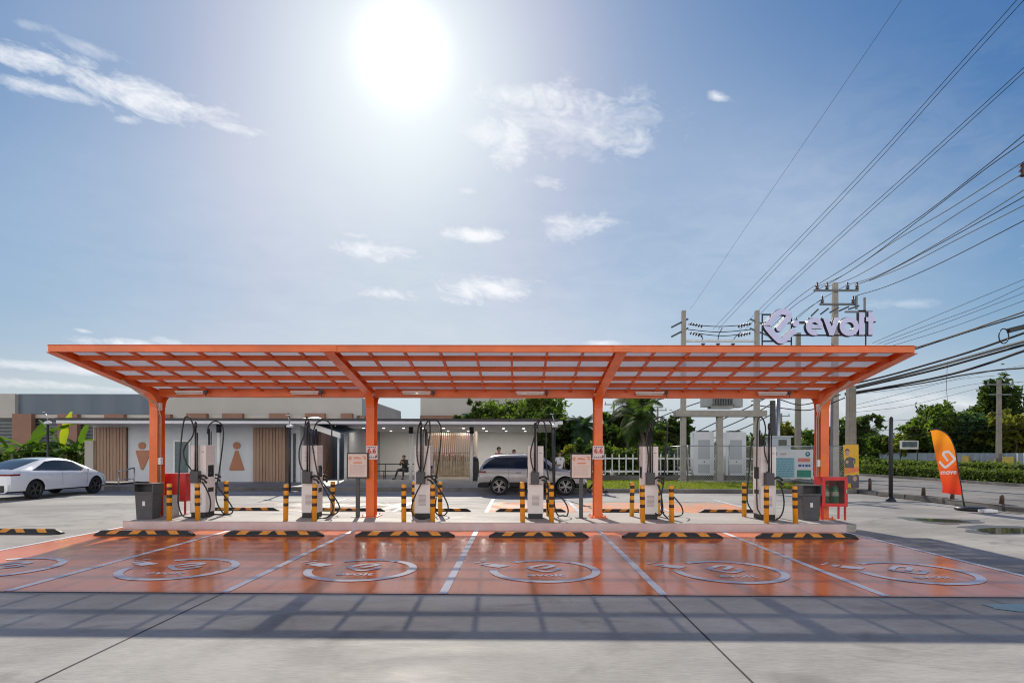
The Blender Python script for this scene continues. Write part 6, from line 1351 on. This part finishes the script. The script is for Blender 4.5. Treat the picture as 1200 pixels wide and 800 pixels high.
cs = car('parked_sedan', 'white fastback sedan with dark windows parked at the left picture edge', (cen.x, cen.y, 0), hd, CARW, sed, wid, (-wb / 2 + .02, wb / 2 + .02), .335,
    dict(side=[(-1.5, -.24, lambda u: .08 + .08 * (1 - u), lambda u: .2 + .74 * min(1, u * 1.7)), (-.24, 1.15, lambda u: .08, lambda u: .93 if u < .55 else .93 - .8 * ((u - .55) / .45) ** 1.2)], top=[('rear_window', -2.05, -.75), ('windscreen', .5, 1.5)], mirror=.78, handles=(-.75, .3), seams=(-.25, .95)), rfw, .26, RIMM, (-2.32, -1.95, .84, .90), sill=True)
mb = MB(); mb.box((-2.33, 0, .40), (.12, 1.28, .24), .03); mb.obj('rear_diffuser', TRIMB, cs); mb = MB(); mb.box((-2.372, 0, .66), (.012, .50, .14), .003); mb.obj('number_plate', WHITEP, cs)
suv = [(-2.16, .72, .74), (-2.10, .98, 1.0), (-2.02, 1.03, 1.16), (-1.88, 1.035, 1.42), (-1.7, 1.035, 1.54), (-1.3, 1.03, 1.585), (-.4, 1.02, 1.61), (.2, 1.01, 1.585), (.5, 1.0, 1.50), (.85, .985, 1.23), (1.1, .97, 1.03), (1.5, .93, .965), (1.9, .87, .90), (2.1, .76, .79), (2.17, .6, .63)]
wid2 = [(-2.16, .80), (-2.0, .88), (-1.3, .93), (0, .935), (1.4, .93), (1.9, .86), (2.17, .66)]
rfw2 = [(-2.16, .85), (-1.9, .74), (-1.4, .72), (0, .71), (.5, .72), (1.0, .80), (1.2, .88), (2.17, .92)]
a, b = GP(585, 580.3), GP(662.7, 580.5); sc_ = (b - a).length / 2.62
sv = car('parked_suv', 'silver grey SUV with dark glass parked before the waiting hall', ((a.x + b.x) / 2, 23.75, 0), YAW * .5, CARS, suv, wid2, (-1.31, 1.31), .36,
    dict(side=[(-1.92, -.93, lambda u: .06, lambda u: .55 + .41 * min(1, u * 2.2)), (-.93, 0, one(.06), one(.96)), (0, .97, lambda u: .08, lambda u: .96 if u < .4 else .96 - .86 * ((u - .4) / .6))], top=[('rear_window', -2.04, -1.78), ('windscreen', .42, 1.08)], mirror=.72, handles=(-.55, .35), seams=(-.93, 0, .85)), rfw2, .30, RIML, (-2.13, -1.75, .88, .95), True, True)
# ================================================================ people
SKIN = M('skin', (.36, .20, .14), .5, 0, .06, 6); HAIRM = M('black_hair', (.012, .010, .009), .6, 0, .2, 20); SHOE = M('dark_shoe', (.02, .02, .02), .5)
def skin_mesh(name, J, E, root, mat, parent, sub=2):
    used = []; [used.append(k) for e in E for k in e if k not in used]
    me = bpy.data.meshes.new(name); me.from_pydata([J[k][0] for k in used], [(used.index(a), used.index(b)) for a, b in E], [])
    o = bpy.data.objects.new(name, me); link_o(o); o.modifiers.new('s', 'SKIN'); sbm = o.modifiers.new('u', 'SUBSURF'); sbm.levels = sub
    for i, k in enumerate(used):
        d = me.skin_vertices[0].data[i]; r = J[k][1]; d.radius = r if isinstance(r, tuple) else (r, r); d.use_root = k == root
    dg = bpy.context.evaluated_depsgraph_get(); m2 = bpy.data.meshes.new_from_object(o.evaluated_get(dg)); o.modifiers.clear(); o.data = m2; m2.name = name
    m2.materials.clear(); m2.materials.append(mat)
    for p in m2.polygons: p.use_smooth = True
    o.parent = parent; return o
def person(label, loc, rz, H, pose, shirt, trous, longs=False):
    t = thing('person', label, 'person', loc, rz); s = H / 1.72
    # figure faces -Y; x to its left
    J = dict(pel=((0, 0, .93), .13), wst=((0, 0, 1.08), .115), chs=((0, -.01, 1.28), (.15, .11)), nkb=((0, 0, 1.43), .065), nek=((0, -.005, 1.50), .052), hed=((0, -.02, 1.60), (.078, .095)), top=((0, -.015, 1.675), .062))
    for sd, g in (('l', 1), ('r', -1)):
        J.update({'sh' + sd: ((g * .17, 0, 1.40), .06), 'el' + sd: ((g * .22, .02, 1.12), .043), 'wr' + sd: ((g * .22, -.06, .88), .028), 'pm' + sd: ((g * .215, -.075, .81), (.036, .02)), 'hp' + sd: ((g * .09, 0, .88), .092), 'kn' + sd: ((g * .10, -.01, .49), .06), 'an' + sd: ((g * .10, .02, .09), .04), 'to' + sd: ((g * .11, -.14, .035), .033)})
    for k, v in pose.items(): J[k] = (v, J[k][1])
    J = {k: (tuple(c * s for c in p), (tuple(c * s for c in r) if isinstance(r, tuple) else r * s)) for k, (p, r) in J.items()}
    E = [('pel', 'wst'), ('wst', 'chs'), ('chs', 'nkb'), ('nkb', 'nek'), ('nek', 'hed'), ('hed', 'top')]
    for sd in 'lr': E += [('chs', 'sh' + sd), ('sh' + sd, 'el' + sd), ('el' + sd, 'wr' + sd), ('wr' + sd, 'pm' + sd), ('pel', 'hp' + sd), ('hp' + sd, 'kn' + sd), ('kn' + sd, 'an' + sd), ('an' + sd, 'to' + sd)]
    body = skin_mesh('body', J, E, 'pel', SKIN, t)
    # face and fingers grow out of the same mesh
    mb = MB(); mb.bm.from_mesh(body.data); hd_ = Vector(J['hed'][0])
    fz = lambda x, y, z: hd_ + Vector((x, y, z)) * s
    mb.tube([fz(0, -.090, .03), fz(0, -.112, -.005), fz(0, -.092, -.015)], [.008 * s, .013 * s, .01 * s], 6)
    for g in (1, -1): mb.tube([fz(g * .076, .005, .02), fz(g * .086, .012, .0), fz(g * .076, .005, -.03)], [.01 * s, .016 * s, .008 * s], 6)
    for sd, g in (('l', 1), ('r', -1)):
        p, w_ = Vector(J['pm' + sd][0]), Vector(J['wr' + sd][0]); d = (p - w_).normalized(); sdv = d.cross(Vector((0, 1, 0))); sdv = sdv.normalized() if sdv.length > .2 else Vector((1, 0, 0)); nv = sdv.cross(d)
        for k in range(4): 
            q = p + sdv * (k - 1.5) * .019 * s; l = (.062, .072, .068, .052)[k] * s; mb.tube([q, q + d * l * .55 + nv * .005, q + d * l + nv * .022 * s], [.0095 * s, .0085 * s, .007 * s], 6)
        q = w_.lerp(p, .4) - sdv * g * .03 * s; mb.tube([q, q + d * .03 * s - sdv * g * .022 * s, q + d * .06 * s - sdv * g * .02 * s], [.011 * s, .010 * s, .008 * s], 6)
    mb.bm.to_mesh(body.data); mb.bm.free()
    for p in body.data.polygons: p.use_smooth = True
    em = MB()
    for g in (1, -1): em.tube([fz(g * .03, -.088, .022), fz(g * .03, -.094, .022)], .009 * s, 8)
    em.obj('eyes', INKD, t); em = MB(); em.tube([fz(-.022, -.092, -.045), fz(0, -.098, -.047), fz(.022, -.092, -.045)], .006 * s, 6); em.obj('mouth', M('lip', (.28, .10, .09), .5) if 'lip' not in bpy.data.materials else bpy.data.materials['lip'], t)
    def grow(ks, f): 
        return {k: (J[k][0], tuple(c * f for c in J[k][1]) if isinstance(J[k][1], tuple) else J[k][1] * f) for k in ks}
    Js = grow(('wst', 'chs', 'nkb', 'shl', 'shr', 'ell', 'elr', 'pel', 'wrl', 'wrr'), 1.18); E2 = [('pel', 'wst'), ('wst', 'chs'), ('chs', 'nkb'), ('chs', 'shl'), ('chs', 'shr')]
    for sd in 'lr':
        if longs: E2 += [('sh' + sd, 'el' + sd), ('el' + sd, 'wr' + sd)]
        else:
            a, b = Vector(J['sh' + sd][0]), Vector(J['el' + sd][0]); Js['sl' + sd] = (tuple(a.lerp(b, .6)), .062 * s); E2.append(('sh' + sd, 'sl' + sd))
    skin_mesh('shirt', Js, E2, 'wst', shirt, t)
    Jt = grow(('pel', 'hpl', 'hpr', 'knl', 'knr', 'anl', 'anr'), 1.15); E3 = []
    for sd in 'lr': E3 += [('pel', 'hp' + sd), ('hp' + sd, 'kn' + sd), ('kn' + sd, 'an' + sd)]
    skin_mesh('trousers', Jt, E3, 'pel', trous, t)
    for sd in 'lr':
        a, b = Vector(J['an' + sd][0]), Vector(J['to' + sd][0]); m2 = MB(); d = (b - a); d.z = 0; d.normalize(); m2.tube([a - d * .05 * s + Vector((0, 0, -.03 * s)), a + Vector((0, 0, -.03 * s)), b, b + d * .04 * s], [.035 * s, .05 * s, .045 * s, .02 * s], 8); m2.obj('shoe', SHOE, t)
    hb = bmesh.new(); bmesh.ops.create_icosphere(hb, subdivisions=3, radius=1.)
    for v in list(hb.verts):
        if v.co.z < -.15 and v.co.y < .25 or v.co.y < -.62 and v.co.z < .35: hb.verts.remove(v)
    h_ = MB(); h_.bm.free(); h_.bm = hb; c = Vector(J['hed'][0]).lerp(Vector(J['top'][0]), .35)
    for v in hb.verts: v.co = c + Vector((v.co.x * .094, v.co.y * .112 + .012, v.co.z * .108)) * s
    for f in hb.faces: f.smooth = True
    h_.obj('hair', HAIRM, t); return t
BLK = M('black_cloth', (.018, .018, .022), .8, 0, .15, 8); REDC = M('orange_red_shirt', (.55, .09, .035), .75, 0, .1, 6); WHT = M('white_shirt_cloth', (.68, .68, .69), .75, 0, .05, 6); NAVY = M('dark_trousers', (.025, .027, .035), .8, 0, .1, 8); PINK = M('pale_pink_shirt', (.60, .42, .40), .75, 0, .08, 6)
sit = dict(pel=(0, .05, .55), wst=(0, .07, .70), chs=(0, .03, .91), nkb=(0, -.01, 1.06), nek=(0, -.03, 1.12), hed=(0, -.07, 1.21), top=(0, -.06, 1.29), shl=(.18, 0, 1.03), shr=(-.18, 0, 1.03), ell=(.23, -.10, .77), elr=(-.23, -.08, .77), wrl=(.07, -.26, .90), wrr=(-.06, -.28, .86), pml=(.03, -.30, .95), pmr=(-.03, -.32, .91), hpl=(.10, .0, .53), hpr=(-.10, 0, .53), knl=(.17, -.42, .52), knr=(-.16, -.44, .52), anl=(.15, -.40, .09), anr=(-.30, -.50, .09), tol=(.16, -.56, .035), tor=(-.34, -.65, .035))
person('person in black sitting on the bench holding a phone near the face', (X_(473.5, 32.35), 32.45, PLZ), R(-18), 1.72, sit, BLK, NAVY, True)
person('person in orange red shirt standing behind the rear roof of the SUV', (X_(584.5, 27.4), 27.4, PLZ), R(35), 1.76, {}, REDC, NAVY)
person('person with short black hair whose head shows above the SUV roof', (X_(602.3, 27.6), 27.6, PLZ), R(-20), 1.64, {}, M('brown_shirt', (.2, .12, .09), .8), NAVY)
person('person in white shirt standing beyond the bonnet of the SUV', (X_(656, 27), 27, 0), R(15), 1.74, dict(elr=(-.26, .03, 1.13), wrr=(-.14, -.16, 1.08), pmr=(-.08, -.2, 1.1)), WHT, NAVY)
walk = dict(knl=(.09, -.20, .50), anl=(.10, -.30, .12), tol=(.10, -.46, .06), knr=(-.09, .06, .48), anr=(-.10, .34, .16), tor=(-.10, .22, .04), wrl=(.24, .22, .92), pml=(.24, .26, .86), ell=(.22, .14, 1.13), elr=(-.22, -.06, 1.13), wrr=(-.2, -.26, .98), pmr=(-.19, -.32, .94))
person('person in pale top and black trousers walking behind the third canopy column', (X_(699, 24.1), 24.15, 0), R(84), 1.66, walk, PINK, BLK)
# ================================================================ overhead cables
LBL = dict(hi=('thin dark power line high in the sky at upper right', 'power lines high over the road'), mid=('power line running from the tall crossarm pole to the right edge', 'power lines from the crossarm pole'), low=('thin cable sagging low across the right side above the trees', 'low thin cables at the right'), thick=('thick bundled grey cable sagging across the right side below the canopy tip', 'thick cable bundles at the right'), back=('cable seen through the gap behind the canopy near the transformer', 'cables behind the transformer'))
def wire(kind, pl, X, r, mat=WIREM, Ys=None):
    pts = [PX(u, v, X) if Ys is None else P(u, v, Ys[0] + (Ys[1] - Ys[0]) * i / (len(pl) - 1)) for i, (u, v) in enumerate(pl)]
    c = pts[0].copy(); mb = MB(); mb.tube([p - c for p in smooth_path(pts, 8)], r, 5); o = mb.obj('overhead_cable', mat); o.location = c; tag(o, LBL[kind][0], 'cable', LBL[kind][1])
for o_ in (0, 6): wire('hi', [(835 + o_, 386), (845 + o_, 375), (900 + o_, 317), (1011 + o_, 200), (1101 + o_, 100), (1190 + o_ * 1.4, 0), (1240 + o_ * 1.6, -58)], 20.5, .016)
for o_ in (0, 6): wire('hi', [(866 + o_, 387), (900 + o_, 352), (985 + o_, 273), (1066 + o_, 200), (1200 + o_, 78), (1290 + o_, -6)], 20.5, .016)
wire('hi', [(808, 362), (817, 350), (868, 274), (919, 200), (1055, 0), (1090, -53)], 15.5, .008)
for pl in ([(955, 335), (1000, 307), (1075, 256), (1145, 202), (1200, 157), (1260, 106)], [(966.5, 335), (1010, 308), (1080, 255), (1150, 201), (1200, 165), (1270, 112)], [(957, 336), (990, 321), (1050, 281), (1110, 246), (1182, 200), (1260, 150)], [(967, 336), (1000, 325), (1060, 290), (1130, 245), (1195, 205), (1260, 163)],
           [(990.5, 334), (1030, 322), (1100, 284), (1200, 222), (1290, 165)], [(1001.5, 334), (1030, 323), (1100, 286), (1200, 230), (1290, 178)], [(1018, 329), (1060, 312), (1120, 281), (1200, 240), (1290, 193)], [(1004, 346), (1040, 335), (1100, 309), (1200, 258), (1290, 210)]): wire('mid', pl, 20., .02, WIREG if pl[2][1] in (281, 290, 284) else WIREM)
for pl in ([(955, 334), (938, 346), (920, 361), (895, 382)], [(966.5, 334), (945, 348), (928, 360), (900, 386)], [(990, 335), (960, 352), (935, 372)], [(961, 352), (945, 362), (930, 374)]): wire('back', pl, 20., .016, WIREM, (35, 40))
for pl in ([(806, 380), (842, 382.5), (880, 380)], [(806, 386), (842, 389), (880, 386)], [(812, 390), (845, 393.5), (874, 391)], [(818, 391), (822, 394), (823.5, 399)], [(846, 384), (842, 392), (841, 399)], [(868, 389), (862, 394), (858.5, 399)]): wire('back', pl, 12, .022, WIREM, (31.4, 31.6))
for pl in ([(1022, 402), (1080, 377), (1140, 352), (1200, 327), (1260, 300)], [(1028, 403), (1090, 380), (1150, 358), (1200, 335), (1260, 308)], [(1035, 404), (1100, 381), (1200, 343), (1260, 318)], [(1045, 405), (1110, 385), (1200, 352), (1260, 328)], [(1000, 479), (1060, 468), (1130, 452), (1166, 447)], [(1000, 475), (1060, 460), (1120, 445), (1166, 440)], [(1000, 483), (1070, 474), (1168, 449)], [(1000, 462), (1080, 452), (1150, 437), (1200, 428)], [(985, 505), (1060, 503), (1130, 500), (1200, 497)], [(985, 511), (1060, 510), (1130, 506), (1200, 503)], [(985, 495), (1060, 492), (1130, 488), (1200, 482)], [(1171, 449), (1200, 447), (1230, 444)], [(1110, 425), (1109, 452), (1111, 480)]): wire('low', pl, 20., .012, WIREM, (34, 30) if pl[0][1] < 462 else (36, 48))
for pl, r, mt in (([(1060, 411), (1090, 402), (1130, 389), (1165, 377), (1200, 365), (1260, 343)], .035, WIREG), ([(1064, 412), (1100, 400), (1140, 387), (1200, 369), (1260, 350)], .03, WIREM), ([(998, 450), (1040, 440), (1090, 426), (1140, 411), (1200, 390), (1260, 368)], .045, WIREM), ([(998, 454), (1040, 444), (1090, 431), (1140, 417), (1200, 400), (1260, 382)], .055, WIREG),
                  ([(998, 456), (1050, 444), (1100, 432), (1150, 418), (1200, 404), (1260, 388)], .05, WIREM), ([(990, 461), (1030, 455), (1080, 446), (1120, 437), (1160, 425), (1200, 411), (1260, 392)], .05, WIREM), ([(990, 463), (1040, 455), (1085, 448), (1125, 440), (1165, 434), (1200, 431), (1260, 425)], .03, WIREM)): wire('thick', pl, 17, r, mt, (29, 19))
for pl in ([(812, 508), (845, 492), (875, 478), (905, 462)], [(815, 512), (850, 500), (885, 484), (905, 472)], [(830, 515), (870, 502), (905, 485)], [(880, 470), (905, 466), (935, 474), (960, 470), (985, 462)], [(880, 474), (915, 478), (950, 480), (990, 466)], [(700, 500), (740, 480), (790, 462)], [(770, 490), (800, 478), (830, 468)]): wire('back', pl, 12, .03, WIREM, (36, 33))
# big dark joint box and coil on the bundle, shackle at the edge
bx = thing('cable_joint_box', 'black cable joint box hung on the thick bundle at the right edge', 'joint box', P(1191, 385, 20.5))
mb = MB(); mb.box((0, 0, 0), (.62, .16, .17), .03, Matrix.Rotation(R(-14), 4, 'Y')); mb.obj('box', BLACKP, bx)
mb = MB(); mb.tube([(-.45 + .17 * math.cos(k * .35), 0, -.26 + .26 * math.sin(k * .35)) for k in range(18)], .02, 6, True, None, True); mb.obj('cable_coil', CABLEM, bx)
sk = thing('line_clamp', 'dark insulator clamp on a power line at the right picture edge', 'clamp', PX(1198, 200, 20)); mb = MB(); mb.lathe([(.03, -.25), (.14, -.2), (.06, -.1), (.15, 0), (.07, .1), (.14, .2), (.04, .3)], (0, 0, 0), 10); mb.obj('insulator', INSUL, sk)
